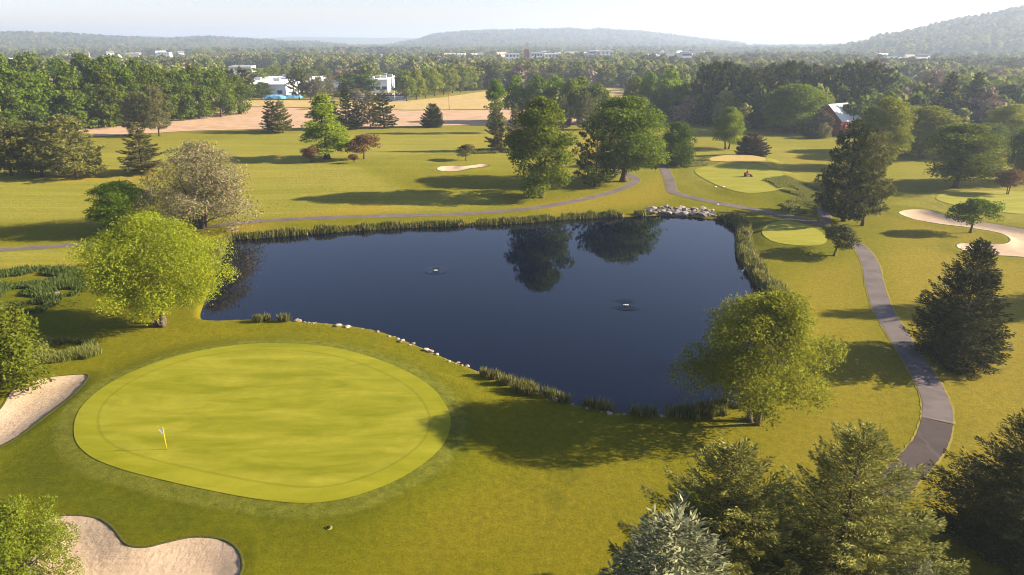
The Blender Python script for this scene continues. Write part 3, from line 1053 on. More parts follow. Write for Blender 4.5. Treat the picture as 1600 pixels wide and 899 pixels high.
def tree(tpl, leaf, x, y, z, h, width, name, label, cat="tree", group=None, rz=None, bark='bark', lean=(0, 0)):
    T = TPL[tpl]
    sx = width / 2.0 / T['rad']
    sz = h / T['top']
    e = link(name, None, None, (x, y, z - 0.02), rng.random() * 6.283 if rz is None else rz, (sx, sx, sz))
    e.rotation_euler = (lean[0], lean[1], e.rotation_euler[2])
    tag(e, label, cat, group)
    link("trunk", T['tm'], e, mat=M[bark])
    link("crown", T['cm'], e, mat=L[leaf])
    TREE_ROOTS.append((x, y, width))
    return e


def tree_px(tpl, leaf, bx, by, ty, wpx, name, label, **k):
    """base pixel, top row, width in pixels -> tree standing on the ground there"""
    x, y, z = ground_at(bx, by)
    dx, dy, dz = ray(bx, ty)
    h = H + y * dz / dy - z
    depth = y / ray(bx, by)[1]
    return tree(tpl, leaf, x, y, z, h, wpx / F * depth, name, label, **k)


def tree_top(tpl, leaf, tx, ty, h, width, name, label, **k):
    """for trees whose foot is outside the picture: top pixel and a usual height"""
    z = 0.0
    for _ in range(5):
        x, y = flat(tx, ty, h + z)
        z = hz1(x, y)
    return tree(tpl, leaf, x, y, z, h, width, name, label, **k)


# ---- the trees one by one (template, foliage, base x, base y, top y, width px, name, label)
NB = "broadleaf_tree"
NP = "pine_tree"
NS = "spruce_tree"
TREES = [
    ('willow_near', 'willow', 252, 509, 321, 212, "willow_tree", "big bright yellow-green tree with forked trunk on the near left pond bank"),
    ('birch_near', 'birch', 1180, 660, 444, 238, "birch_tree", "light green multi-stemmed birch on the near right pond bank"),
    ('spruce_near', 'dark', 1492, 562, 371, 138, NS, "dark cone-shaped spruce standing alone right of the cart path"),
    ('round0', 'emerald', 196, 365, 280, 88, NB, "round dense green tree right behind the big yellow-green tree"),
    ('silver', 'silver', 316, 357, 214, 168, "willow_tree", "silvery olive spreading willow with bare twigs at the pond's far left end"),
    ('pine1', 'pine', 20, 274, 178, 84, NP, "pine at the left edge, leftmost of the near pine group"),
    ('pine0', 'pine', 66, 276, 186, 80, NP, "dark pine in the middle of the near left pine group"),
    ('pine0', 'pine_light', 120, 278, 176, 100, NP, "broad sunlit pine, rightmost of the near left pine group"),
    ('pine1', 'pine', -34, 272, 176, 84, NP, "pine cut off by the left edge beside the near pine group"),
    ('spruce1', 'pine_light', 224, 271, 190, 74, NP, "single tiered pine between the near pine group and the silvery willow"),
    ('pine2', 'dull', 217, 212, 140, 44, NP, "left one of two brownish pines before the left wood"),
    ('pine2', 'dull', 250, 213, 131, 48, NP, "right one of two brownish pines before the left wood"),
    ('spire0', 'bright', 511, 248, 146, 76, NB, "bright green pointed tree alone on the far fairway"),
    ('umbrella0', 'red', 487, 254, 228, 32, "ornamental_tree", "small russet tree left of the bright green pointed tree"),
    ('umbrella1', 'red', 569, 249, 209, 52, "ornamental_tree", "spreading russet tree right of the bright green pointed tree"),
    ('umbrella0', 'red', 553, 255, 240, 18, "ornamental_tree", "tiny russet tree in front of the spreading russet tree"),
    ('spruce1', 'spruce', 427, 206, 151, 42, NS, "dark left one of two spruces at the tilled field's edge"),
    ('spruce1', 'pine_light', 442, 208, 150, 34, NS, "paler right one of two spruces at the tilled field's edge"),
    ('spruce0', 'spruce', 543, 203, 136, 38, NS, "tall dark spruce behind the bright green pointed tree"),
    ('spruce1', 'spruce', 558, 202, 152, 28, NS, "shorter spruce second from left in the row of four by the field"),
    ('pine2', 'dull', 579, 201, 141, 34, NP, "thin greyish pine third in the row of four by the field"),
    ('spruce1', 'spruce', 600, 200, 138, 42, NS, "broad dark pine at the right end of the row of four by the field"),
    ('spruce1', 'dull', 524, 202, 150, 24, NS, "thin spruce peeking out right beside the bright green tree's crown"),
    ('dense0', 'spruce', 677, 199, 161, 33, NS, "dense egg-shaped spruce alone at the tilled field's edge"),
    ('umbrella1', 'dull', 728, 251, 225, 34, "ornamental_tree", "small olive tree just above the far figure-eight bunker"),
    ('column0', 'emerald', 775, 208, 122, 30, NB, "tall narrow green tree left of the big oak's top"),
    ('spruce1', 'dull', 777, 236, 155, 36, NS, "grey-green spruce under the tall narrow green tree"),
    ('spruce1', 'dull', 806, 236, 160, 36, NS, "dull spruce half hidden behind the big oak's left side"),
    ('oval0', 'oak', 845, 309, 148, 106, "oak_tree", "big olive-green oak beyond the middle of the pond"),
    ('pine1', 'deep', 930, 292, 178, 72, "cedar_tree", "dark tree tucked against the left of the large maple"),
    ('round1', 'maple', 974, 284, 143, 120, "maple_tree", "large dense round maple beside the fork of the cart paths"),
    ('low0', 'deep', 1056, 259, 189, 56, NB, "dark green rounded tree low to the ground right of the large maple"),
    ('oval1', 'bright', 1136, 233, 166, 50, NB, "light green young tree with bare forked trunk on the far lawn"),
    ('dense0', 'brown', 1173, 244, 207, 48, NS, "squat purplish-brown conifer right of the light green young tree"),
    ('pine0', 'spruce', 1316, 346, 184, 108, NP, "tall dark pine of the pair above the right cart path"),
    ('pine2', 'pine_light', 1346, 353, 202, 80, NP, "slimmer brownish pine of the pair above the right cart path"),
    ('spruce1', 'pine', 1336, 330, 232, 66, NP, "paler lower pine tucked behind the pair above the cart path"),
    ('umbrella1', 'pine', 1303, 400, 350, 60, NB, "small leaning dark tree beside the cart path's bend near the tee"),
    ('round0', 'yellow', 1372, 262, 148, 82, NB, "large yellow-green tree behind the pair of pines at right"),
    ('umbrella1', 'emerald', 1516, 364, 308, 66, "maple_tree", "small fresh green tree on the grassy tongue of the right bunker"),
    ('round1', 'oak', 1492, 294, 188, 112, "oak_tree", "big shady broad tree above the right-hand far green"),
    ('umbrella0', 'red', 1574, 304, 262, 48, "ornamental_tree", "russet small tree at the right edge beside the big shady tree"),
    ('round0', 'deep', 1606, 285, 192, 82, NB, "dark tree cut by the right edge behind the russet small tree"),
    ('round1', 'emerald', 1238, 208, 127, 92, NB, "large round sunlit tree left of the red barn"),
    ('oval1', 'maple', 1212, 207, 140, 44, NB, "darker tree against the left of the large round sunlit tree"),
    ('umbrella0', 'brown', 1283, 212, 172, 34, "ornamental_tree", "brownish thin tree in front of the red barn's left corner"),
    ('bush1', 'dull', 1285, 216, 190, 22, "shrub", "olive shrub before the red barn's wall"),
    ('bush1', 'dark', 1266, 216, 199, 30, "shrub", "low dark shrub left of the red barn's foot"),
    ('oval0', 'yellow', 1440, 246, 164, 98, NB, "yellow-green tree with pale crown right of the large yellow-green tree"),
    ('round1', 'yellow', 1405, 236, 160, 62, NB, "yellow-green tree squeezed between two larger yellow-green trees"),
    ('round0', 'yellow', 1572, 240, 160, 82, NB, "yellowish sunlit tree high at the right edge"),
    ('round1', 'maple', 1535, 246, 190, 60, NB, "dark green tree behind the big shady tree's right shoulder"),
    ('spruce0', 'spruce', 1471, 205, 110, 50, NS, "dark pointed spruce, left of a pair near the right edge"),
    ('spruce0', 'spruce', 1510, 207, 111, 54, NS, "dark pointed spruce, right of a pair near the right edge"),
    ('spruce1', 'spruce', 1440, 203, 122, 34, NS, "slim spruce left of the pair of dark pointed spruces"),
    ('round0', 'plum', 1395, 190, 146, 44, NB, "dark plum-coloured tree behind the yellow-green trees"),
    ('far0', 'bright', 1377, 186, 112, 46, NB, "bright green rounded tree behind the red barn's right"),
    ('far1', 'bare', 1355, 178, 91, 40, NB, "pinkish half-bare tree rising over the dark pine belt"),
    ('far1', 'bare', 1446, 178, 108, 36, NB, "pinkish half-bare tree behind the slim spruce"),
]
for i, t in enumerate(TREES):
    kw = {}
    if t[0] in ('willow_near', 'birch_near'):
        kw['bark'] = 'bark_pale'
        kw['rz'] = 0.4 if i == 0 else 2.0
    if 'leaning' in t[7]:
        kw['lean'] = (0, 0.28)
    tree_px(*t, **kw)

# spare far trees one can still tell apart, in groups
GROUPS = [
    ("wood", "broadleaf_tree", "leafy tree crowded into the dark green wood at the left", "trees of the left wood",
     [('wood0', 'maple', 374, 179, 116, 52), ('wood1', 'maple', 346, 183, 104, 56), ('wood2', 'maple', 312, 186, 102, 58), ('wood0', 'maple', 284, 189, 109, 52),
      ('wood2', 'maple', 242, 194, 100, 64), ('wood1', 'maple', 200, 197, 97, 66), ('wood0', 'maple', 165, 200, 98, 64), ('wood2', 'maple', 124, 203, 102, 66),
      ('wood1', 'emerald', 78, 206, 106, 70), ('wood0', 'emerald', 32, 212, 104, 84), ('wood2', 'emerald', -22, 214, 104, 80), ('wood2', 'maple', -70, 214, 104, 80),
      ('wood1', 'maple', 180, 176, 82, 66), ('wood0', 'maple', 142, 176, 82, 66), ('wood2', 'maple', 104, 178, 90, 66), ('wood1', 'maple', 58, 178, 79, 70),
      ('wood2', 'maple', 16, 180, 83, 70), ('wood0', 'maple', -26, 180, 85, 70), ('wood2', 'maple', 222, 178, 90, 60), ('wood1', 'maple', 260, 176, 101, 52),
      ('wood0', 'maple', -70, 180, 86, 70), ('wood1', 'maple', 330, 176, 108, 46), ('wood0', 'maple', 300, 176, 106, 46)]),
    ("avenue", "broadleaf_tree", "rounded tree in the long straight avenue along the hay meadow", "avenue of trees along the meadow",
     [('far%d' % (k % 3), 'yellow' if k % 2 else 'oak', 636 + 15.0 * k - 0.15 * k * k, 158.5 - 2.9 * k + 0.075 * k * k, 108 - 0.85 * k + 0.01 * k * k, 34 - 0.9 * k) for k in range(14)]),
    ("copse", "broadleaf_tree", "sunlit tree in the copse behind the big oak", "copse behind the big oak",
     [('far0', 'emerald', 806, 190, 117, 44), ('far1', 'emerald', 838, 192, 116, 40), ('far2', 'emerald', 866, 190, 116, 46), ('far0', 'oak', 905, 192, 118, 54),
      ('far1', 'oak', 890, 194, 122, 40), ('far2', 'oak', 932, 194, 128, 44)]),
    ("under", "spruce_tree", "dull spruce under the copse behind the big oak", "spruces under the copse",
     [('spruce1', 'dull', 915, 203, 140, 30), ('spruce1', 'dull', 880, 203, 148, 26)]),
    ("belt", "pine_tree", "tall dark pine in the wide belt along the far lawn", "pines of the dark belt",
     [('fpine%d' % (k % 2), ('spruce', 'pine', 'spruce', 'pine')[k % 4], 1098 + 15.5 * k, 192 + 5 * math.sin(k * 1.7) - (7 if k % 2 else 0), 98 - 6 * math.sin(k * 0.9 + 0.4), 52 + 6 * math.sin(k)) for k in range(19)]),
    ("beltfront", "spruce_tree", "spruce standing before the dark pine belt", "spruces before the belt",
     [('spruce1', 'pine', 1035, 189, 138, 26), ('spruce1', 'spruce', 1054, 190, 152, 20), ('spruce0', 'pine', 1072, 192, 150, 24), ('spruce1', 'spruce', 1098, 196, 140, 42), ('spruce1', 'pine', 1178, 200, 158, 34)]),
    ("green", "broadleaf_tree", "light green tree between the large maple and the pine belt", "light green trees by the belt",
     [('far1', 'emerald', 1012, 182, 112, 32), ('far0', 'bright', 1044, 184, 106, 42), ('far2', 'emerald', 1068, 186, 124, 34), ('far1', 'yellow', 990, 180, 118, 34)]),
    ("rightrow", "broadleaf_tree", "leafy tree in the hazy row below the right hill", "trees below the right hill",
     [('far%d' % (k % 3), ('oak', 'yellow', 'maple')[k % 3], 1405 + 21 * k, 176 + 4 * math.sin(k * 2.2), 121 + 6 * math.sin(k * 1.3), 44) for k in range(11)]),
    ("works", "broadleaf_tree", "leafy tree close to the white works buildings", "trees by the white works",
     [('far0', 'deep', 548, 150, 112, 44), ('far2', 'deep', 572, 150, 114, 40), ('far1', 'deep', 410, 153, 128, 34), ('far0', 'deep', 388, 155, 134, 30),
      ('bush1', 'dull', 532, 151, 138, 26), ('bush1', 'dull', 556, 152, 138, 26)]),
    ("worksp", "pine_tree", "tall half-bare pine in front of the white works", "pines by the white works",
     [('pine2', 'spruce', 468, 156, 107, 32), ('pine2', 'dull', 486, 156, 114, 26), ('pine2', 'dull', 500, 156, 118, 26), ('pine2', 'dull', 517, 152, 114, 20)]),
    ("mass", "broadleaf_tree", "tree in the mixed woods beyond the hay meadow", "woods beyond the meadow",
     [('far%d' % (k % 3), ('oak', 'maple', 'yellow', 'bare', 'oak', 'deep')[int(rng.integers(6))], 400 + 22 * k + rng.normal() * 5, 140 - 5 * (k % 3) - (4 if k > 16 else 0), 108 + rng.normal() * 2.5 - (3.2 * (k % 3)), 36) for k in range(32)]),
]
ORD = "first second third fourth fifth sixth seventh eighth ninth tenth eleventh twelfth thirteenth fourteenth fifteenth sixteenth seventeenth eighteenth nineteenth".split()
for key, nm, lab, grp, items in GROUPS:
    items = sorted(items, key=lambda t: t[2])
    for k, it in enumerate(items):
        if key != "mass" and key != "wood":
            lb = lab + ", " + ORD[k] + " from the left"
        elif key == "wood":
            row = [t for t in items if (t[3] < 181) == (it[3] < 181)]
            j = len(row) - 1 - row.index(it)
            lb = "leafy tree in the left wood's %s row, %s from its right end" % ("back" if it[3] < 181 else "front", ORD[j])
        else:
            lb = lab
        tree_px(*it, nm, lb, group=grp)

# trees whose feet are outside the picture
tree_top('blue_near', 'blue', 1062, 796, 12.5, 11.6, NS, "pale blue-grey spruce at the bottom edge, left of the three front conifers")
tree_top('fir_near', 'fir', 1152, 688, 13.0, 10.0, "fir_tree", "tufted olive fir in the middle of the front conifers")
tree_top('fir_near2', 'fir', 1358, 655, 14.0, 11.0, "fir_tree", "tallest sunlit fir at the bottom right, hiding the cart path")
tree_top('blue_near', 'blue', 1440, 866, 7.0, 5.0, NS, "tip of a pale spruce at the bottom edge under the tallest fir")
tree_top('dark_near', 'dark', 1640, 640, 11.0, 9.6, NS, "almost black conifer at the bottom right corner")
tree_top('bush_near', 'oak', 0, 786, 6.5, 7.4, "shrub", "sunlit leafy shrub in the bottom left corner")
tree_px('bush0', 'oak', 12, 592, 481, 150, "shrub", "large leafy shrub at the left edge above the left bunker")
tx, ty_ = flat(1268, 492)
tree('spruce_near', 'dark', tx + 45, ty_ + 2.4, 0, 18, 10, NS, "spruce just beyond the right edge that throws a shadow over the path")

# ------------------------------------------------------------------ far woods as one mass
tiny = bpy.data.collections.new("far_tree_kinds")
kinds = [('tiny0', 'far1'), ('tiny1', 'far1'), ('tiny2', 'far1'), ('tiny3', 'far1'), ('tpine0', 'pine'), ('tiny1', 'bare'), ('tiny0', 'oak'), ('tiny2', 'deep')]
for i, (k, lf) in enumerate(kinds):
    o = bpy.data.objects.new("far_tree_%d" % i, TPL[k]['cm'])
    o.material_slots[0].link = 'OBJECT'
    o.material_slots[0].material = L[lf]
    tiny.objects.link(o)
BUILD_PX = [(355, 460, 108, 152), (485, 545, 116, 146), (586, 632, 118, 148)]


g = np.random.default_rng(77)
spots, HOUSES = [], []
for x0, x1, y0, y1, n in ((850, 1110, 80, 92, 40), (690, 800, 84, 96, 12), (165, 285, 86, 94, 9), (1340, 1440, 100, 106, 9), (20, 150, 84, 89, 5), (440, 620, 84, 95, 8), (1000, 1130, 95, 104, 4)):
    for k in range(n):
        spots.append((x0 + (x1 - x0) * g.random(), y0 + (y1 - y0) * g.random()))
for x, y in spots:
    X, Y = flat(x, y)
    D = math.hypot(X, Y)
    Dm = min(D, 1150 + 1100 * g.random())
    HOUSES.append((X * Dm / D, Y * Dm / D))


def scatter():
    g = np.random.default_rng(99)
    pts, sc = [], []
    for d0, d1, sp, s0 in ((300, 520, 9.5, 0.9), (520, 900, 11, 0.95), (900, 1700, 13, 0.95), (1700, 3000, 18, 1.1), (3000, 5000, 26, 1.4)):
        a = 0.76
        n = int((d1 ** 2 - d0 ** 2) * a / (sp * sp))
        r = np.sqrt(d0 ** 2 + (d1 ** 2 - d0 ** 2) * g.random(n))
        t = (g.random(n) * 2 - 1) * a
        pts.append(np.stack([r * np.sin(t), r * np.cos(t)], 1))
        sc.append(s0 * (0.7 + 0.55 * g.random(n)))
    P = np.vstack(pts)
    S = np.concatenate(sc)
    x, y = P[:, 0], P[:, 1]
    D = np.hypot(x, y)
    z = height(x, y)
    px = 800 + F * x / y / CT
    py = YH + (F / CT) * (H / CT) / D * 0.94
    keep = np.ones(len(P), bool)
    keep &= sdist_far(TILLED, x, y, 60) > 6
    keep &= sdist_far(MEADOW, x, y, 60) > 10
    # open golf land in front
    golf = poly_px([(-300, 250), (300, 186), (380, 166), (390, 146), (640, 146), (760, 142), (1000, 140), (1010, 192), (1090, 196), (1180, 205), (1300, 216), (1420, 240), (2200, 260), (2200, 700), (-800, 700)])
    keep &= sdist(golf, x, y) > 2
    for bx0, bx1, by0, by1 in BUILD_PX + [(140, 296, 90, 106)]:
        Q = poly_px([(bx0, by0), (bx1, by0), (bx1, by1), (bx0, by1)])
        keep &= sdist_far(Q, x, y, 30) > 3
    # clearings in the valley
    cl = value_noise(x, y, 130, 21)
    keep &= ~((D > 650) & (z < 14) & (cl > 0.66))
    keep &= ~((D > 1100) & (D < 2000) & (z < 10) & (value_noise(x, y, 60, 23) > 0.58))
    keep &= ~((D < 520) & (px > 380) & (px < 1000))
    for hx, hy in HOUSES + [((px_ - 800) / F * CT * d_, d_) for px_, d_ in ((838, 1000), (861, 1020), (800, 1050), (945, 1150), (926, 1160), (1073, 900), (823, 1010), (255, 1650))]:
        hd = math.hypot(hx, hy)
        al = (hx * x + hy * y) / hd - hd           # along the view line, negative in front
        la = np.abs(hx * y - hy * x) / hd
        keep &= ~((al > -110) & (al < 14) & (la < 10 - 0.03 * al * 0 + 2))
    P, S, z = P[keep], S[keep], z[keep]
    me = bpy.data.meshes.new("far_woods")
    me.from_pydata([(a, b, c - 0.5) for (a, b), c in zip(P, z)], [], [])
    n = len(P)
    pine = value_noise(P[:, 0], P[:, 1], 90, 31) > 0.72
    idx = np.where(pine & (g.random(n) < 0.8), 4, g.choice([0, 1, 2, 3, 5, 6, 7], n, p=[.2, .2, .2, .1, .12, .12, .06]))
    for nm, ty, arr in (("far_scale", 'FLOAT', S.astype(np.float32)), ("far_turn", 'FLOAT', (g.random(n) * 6.28).astype(np.float32)), ("far_kind", 'INT', idx.astype(np.int32))):
        me.attributes.new(nm, ty, 'POINT').data.foreach_set("value", arr)
    o = link("far_woods", me)
    tag(o, "hazy leafy woods covering the valley and the hills behind the course", "woods", kind="stuff")
    ng = bpy.data.node_groups.new("far_woods_nodes", 'GeometryNodeTree')
    ng.interface.new_socket("Geometry", in_out='INPUT', socket_type='NodeSocketGeometry')
    ng.interface.new_socket("Geometry", in_out='OUTPUT', socket_type='NodeSocketGeometry')
    N = ng.nodes.new
    gi, go = N('NodeGroupInput'), N('NodeGroupOutput')
    ip = N('GeometryNodeInstanceOnPoints')
    ci = N('GeometryNodeCollectionInfo')
    ci.inputs[0].default_value = tiny
    ci.inputs[1].default_value = True
    ci.inputs[2].default_value = True

    def na(nm, ty):
        a = N('GeometryNodeInputNamedAttribute')
        a.data_type = ty
        a.inputs[0].default_value = nm
        return a.outputs[0]
    cx = N('ShaderNodeCombineXYZ')
    ng.links.new(na("far_turn", 'FLOAT'), cx.inputs[2])
    ng.links.new(gi.outputs[0], ip.inputs['Points'])
    ng.links.new(ci.outputs[0], ip.inputs['Instance'])
    ip.inputs['Pick Instance'].default_value = True
    ng.links.new(na("far_kind", 'INT'), ip.inputs['Instance Index'])
    ng.links.new(cx.outputs[0], ip.inputs['Rotation'])
    ng.links.new(na("far_scale", 'FLOAT'), ip.inputs['Scale'])
    ng.links.new(ip.outputs[0], go.inputs[0])
    md = o.modifiers.new("scatter", 'NODES')
    md.node_group = ng
    print("far trees", n)


scatter()

# ------------------------------------------------------------------ reeds and tall grass
def blades(x, y, h, wd, g, lean=0.35):
    n = len(x)
    z = height(x, y)
    a = g.random(n) * 6.283
    d = np.stack([np.cos(a) * lean * g.random(n), np.sin(a) * lean * g.random(n), np.ones(n)], 1)
    d = unit(d)
    s = np.stack([-np.sin(a), np.cos(a), np.zeros(n)], 1)
    hh = h * (0.6 + 0.6 * g.random(n))
    c = np.column_stack([x, y, z - 0.05]) + d * (hh * 0.5)[:, None]
    return c, d * (hh * 0.5)[:, None], s * (wd * 0.5 * (0.6 + 0.8 * g.random(n)))[:, None]


def reeds():
    g = np.random.default_rng(5)
    # far and right shore
    N = len(POND)
    seg = []
    for i in range(N):
        a, b = POND[i], POND[(i + 1) % N]
        m = (a + b) / 2
        px = 800 + F * m[0] / (m[1] * CT + (H + 0.4) * ST)
        far = m[1] > 100 or (m[0] > 33 and m[1] > 82)
        stone = 1006 < px < 1118 and m[1] > 120
        if far and not stone:
            seg.append((a, b, px))
    mb = MB()
    for a, b, px in seg:
        L_ = np.linalg.norm(b - a)
        right = px > 1135
        n = int(L_ * (170 if right else 120))
        t = g.random(n)
        nrm = np.array([(b - a)[1], -(b - a)[0]]) / L_
        mid = (a + b) / 2 + nrm * 0.8
        if sdist(POND, np.array([mid[0]]), np.array([mid[1]]))[0] < 0:
            nrm = -nrm
        o = (g.random(n) * (2.6 if right else 1.25)) - 0.35
        p = a[None] + (b - a)[None] * t[:, None] + nrm[None] * o[:, None]
        dens = value_noise(p[:, 0], p[:, 1], 2.2, 8)
        k = dens > 0.2
        p = p[k]
        hh = (0.7 + 0.9 * value_noise(p[:, 0], p[:, 1], 2.0, 9)) * (1.15 if right else 0.85)
        mb.quads(*blades(p[:, 0], p[:, 1], hh, 0.16, g))
    o = link("reed_bed", mb.mesh("reed_bed", L['reed']))
    tag(o, "green reed fringe along the far and right-hand pond shore", "reeds", kind="stuff")


reeds()


def tall_grass(name, label, pts, n, h, wd, mat, seed, clump=3.0, thr=0.35):
    g = np.random.default_rng(seed)
    P = poly_px(pts)
    x0, y0 = P.min(0)
    x1, y1 = P.max(0)
    x = x0 + (x1 - x0) * g.random(n)
    y = y0 + (y1 - y0) * g.random(n)
    d = sdist(P, x, y)
    wob = value_noise(x, y, clump, seed)
    k = (d + (wob - 0.5) * 2 < 0) & (wob > thr)
    x, y = x[k], y[k]
    mb = MB()
    mb.quads(*blades(x, y, h * (0.5 + wob[k]), wd, g, 0.7))
    o = link(name, mb.mesh(name, L[mat]))
    tag(o, label, "grass", kind="stuff")


tall_grass("tall_grass", "dark rough grass tussocks left of the big yellow-green tree", [(-60, 440), (40, 420), (130, 420), (140, 450), (70, 490), (-60, 495)], 26000, 0.8, 0.16, 'tall_dark', 51)
tall_grass("tall_grass", "pale tall grass band right of the left-edge shrub", [(20, 545), (80, 532), (150, 535), (168, 550), (140, 565), (40, 572)], 14000, 0.75, 0.10, 'tall', 52)
tall_grass("tall_grass", "lush rough grass strip between cart path and pair of pines", [(1190, 286), (1225, 280), (1290, 300), (1288, 312), (1225, 305)], 12000, 0.5, 0.20, 'tall', 53)
tall_grass("tall_grass", "bright rough grass patch beside the cart path spur", [(1215, 322), (1250, 308), (1285, 312), (1272, 332), (1235, 336)], 9000, 0.6, 0.18, 'tall', 54)
tall_grass("tall_grass", "weedy grass round the foot of the near right birch", [(1075, 655), (1130, 632), (1180, 640), (1220, 650), (1200, 662), (1140, 648), (1090, 660)], 9000, 0.6, 0.09, 'tall', 55, 1.5, 0.45)
tall_grass("tall_grass", "olive rough grass below the dark rounded tree beyond the path", [(1050, 255), (1095, 246), (1110, 250), (1105, 262), (1060, 264)], 7000, 0.5, 0.2, 'tall', 56)
tall_grass("tall_grass", "wispy tan grass strip under the copse behind the oak", [(740, 236), (800, 234), (800, 240), (740, 241)], 5000, 0.8, 0.25, 'tall', 57)

CL = [(404, 503, 1.1), (417, 501, 0.8), (445, 502, 1.3), (758, 587, 0.9), (773, 592, 1.2), (792, 600, 1.6), (818, 611, 2.3), (826, 615, 1.6), (862, 622, 1.9), (881, 629, 1.1),
      (938, 640, 2.1), (915, 636, 0.6), (993, 649, 1.1), (1016, 650, 1.1), (1058, 650, 1.7), (1075, 649, 1.9), (1100, 643, 1.7), (1120, 636, 1.7)]
for i, (x, y, wd) in enumerate(CL):
    X, Y, Z = ground_at(x, y)
    g = np.random.default_rng(300 + i)
    n = int(170 * wd)
    a = g.random(n) * 6.283
    r = np.sqrt(g.random(n)) * wd * 0.5
    mb = MB()
    c, A, B = blades(X + r * np.cos(a) * 1.2, Y + r * np.sin(a) * 0.7, 0.85 + 0.2 * wd, 0.075, g, 0.5)
    c = c - np.array([X, Y, Z])
    mb.quads(c, A, B)
    o = link("reed_clump", mb.mesh("reed_clump", L['reed']), None, (X, Y, Z))
    where = ("small reed clump on the near bank below the big yellow-green tree, %s from left", 0) if i < 3 else \
        ("reed clump along the stone edging of the near bank, %s from left", 3) if i < 8 else ("dark reed clump on the shaded near bank, %s from left", 8) if i < 12 else \
        ("reed clump on the near bank by the birch, %s from left", 12)
    tag(o, where[0] % ORD[i - where[1]], "reeds", "reed clumps on the near bank")

# ------------------------------------------------------------------ stones
def stone_mesh(seed, mat):
    g = random.Random(seed)
    bm = bmesh.new()
    bmesh.ops.create_icosphere(bm, subdivisions=1, radius=0.5)
    for v in bm.verts:
        v.co *= 0.82 + 0.36 * g.random()
        v.co.z *= 0.62
        for ax in range(3):
            v.co[ax] = max(-0.42, min(0.42, v.co[ax]))
    me = bpy.data.meshes.new("stone")
    bm.to_mesh(me)
    bm.free()
    me.materials.append(mat)
    return me


SM = [stone_mesh(i, M['stone']) for i in range(5)]
SMP = [stone_mesh(i + 9, M['stone_pale']) for i in range(4)]


def stones(name, label, spots, meshes, cat="stones"):
    x0, y0, z0 = ground_at(*spots[0][:2])
    e = tag(link(name, None, None, (x0, y0, z0)), label, cat)
    for k, (x, y, s) in enumerate(spots):
        X, Y, Z = ground_at(x, y)
        Z = max(Z, WATER_Z - 0.1)
        o = link("stone", meshes[k % len(meshes)], e, (X - x0, Y - y0, Z - z0 + s * 0.05))
        o.rotation_euler = (rng.normal() * 0.2, rng.normal() * 0.2, rng.random() * 6.28)
        o.scale = (s * (0.9 + 0.5 * rng.random()), s * (0.8 + 0.4 * rng.random()), s * (0.5 + 0.5 * rng.random()))


rr = []
for row, (yy, n) in enumerate(((324.5, 17), (328.5, 16), (332.5, 15), (336.3, 13))):
    for k in range(n):
        x = 1008 + row * 3 + (112 - row * 3) * (k + 0.5 * (row % 2)) / n + rng.normal() * 1.2
        rr.append((x, yy + (x - 1010) * 0.028 + rng.normal() * 0.5 + (0.022 * (x - 1060) ** 2 * 0.03), 0.95 + 0.75 * rng.random() + 0.3 * (row == 2)))
stones("stone_bank", "bank of piled pale boulders at the pond's far corner", rr, SM)
ed = []
EDGE = [(462, 503.5), (500, 505), (550, 511), (600, 520), (650, 540), (700, 562), (750, 582), (800, 602), (850, 619), (900, 634), (960, 647), (1040, 651)]
for k in range(70):
    u = (k + 0.9 * rng.normal()) / 69.0 * (len(EDGE) - 1)
    u = min(max(u, 0.0), len(EDGE) - 1.001)
    j = min(int(u), len(EDGE) - 2)
    f = u - j
    x = EDGE[j][0] * (1 - f) + EDGE[j + 1][0] * f + rng.normal() * 3
    y = EDGE[j][1] * (1 - f) + EDGE[j + 1][1] * f
    ed.append((x, y + 0.6 + rng.normal() * 0.8, 0.22 + 0.75 * rng.random() ** 3))
stones("stone_edging", "line of pale flat stones along the near pond bank", ed, SMP)
stones("rock_pile", "small heap of pinkish rocks in the rough grass left of the big tree", [(72 + 20 * rng.random(), 452 + 22 * rng.random(), 0.5 + 0.4 * rng.random()) for _ in range(16)], SM, "rocks")
stones("rock_pile", "scattered stones on the bare bank at the pond's far left corner", [(350 + 22 * rng.random(), 354 + 8 * rng.random(), 0.5 + 0.4 * rng.random()) for _ in range(12)], SMP, "rocks")

# ------------------------------------------------------------------ flag, mower, small things
M['yellow'] = plain("yellow_paint", (0.80, 0.52, 0.02), 0.5, 0.03)
M['cloth'] = plain("white_cloth", (0.80, 0.80, 0.78), 0.9, 0.03)
M['black'] = plain("black_rubber", (0.015, 0.015, 0.016), 0.8, 0.2)
M['red_paint'] = plain("red_paint", (0.11, 0.03, 0.02), 0.45, 0.1)
M['steel'] = plain("grey_steel", (0.25, 0.25, 0.26), 0.5, 0.1)
M['skin'] = plain("skin", (0.45, 0.28, 0.20), 0.6, 0.05)
M['shirt'] = plain("rust_shirt", (0.42, 0.17, 0.11), 0.9, 0.1)
M['cap'] = plain("dark_cloth", (0.05, 0.05, 0.06), 0.9, 0.1)
M['white_wall'] = plain("white_metal_wall", (0.74, 0.74, 0.74), 0.6, 0.04, 0.3)
M['white_roof'] = plain("white_roof", (0.72, 0.72, 0.73), 0.7, 0.05, 0.1)
M['house_wall'] = plain('house_siding', (0.66, 0.64, 0.61), 0.8, 0.06, 0.3)
M['grey_wall'] = plain("grey_wall", (0.42, 0.42, 0.44), 0.7, 0.05, 0.3)
M['glass'] = plain("window_glass", (0.05, 0.06, 0.08), 0.15, 0.1, 1.0, spec=0.5)
M['barn_red'] = plain("barn_red_boards", (0.30, 0.055, 0.045), 0.85, 0.25, 1.5)
M['barn_roof'] = plain("pale_metal_roof", (0.62, 0.63, 0.56), 0.5, 0.05, 0.6)
M['barn_trim'] = plain("white_trim", (0.75, 0.73, 0.70), 0.7, 0.05)
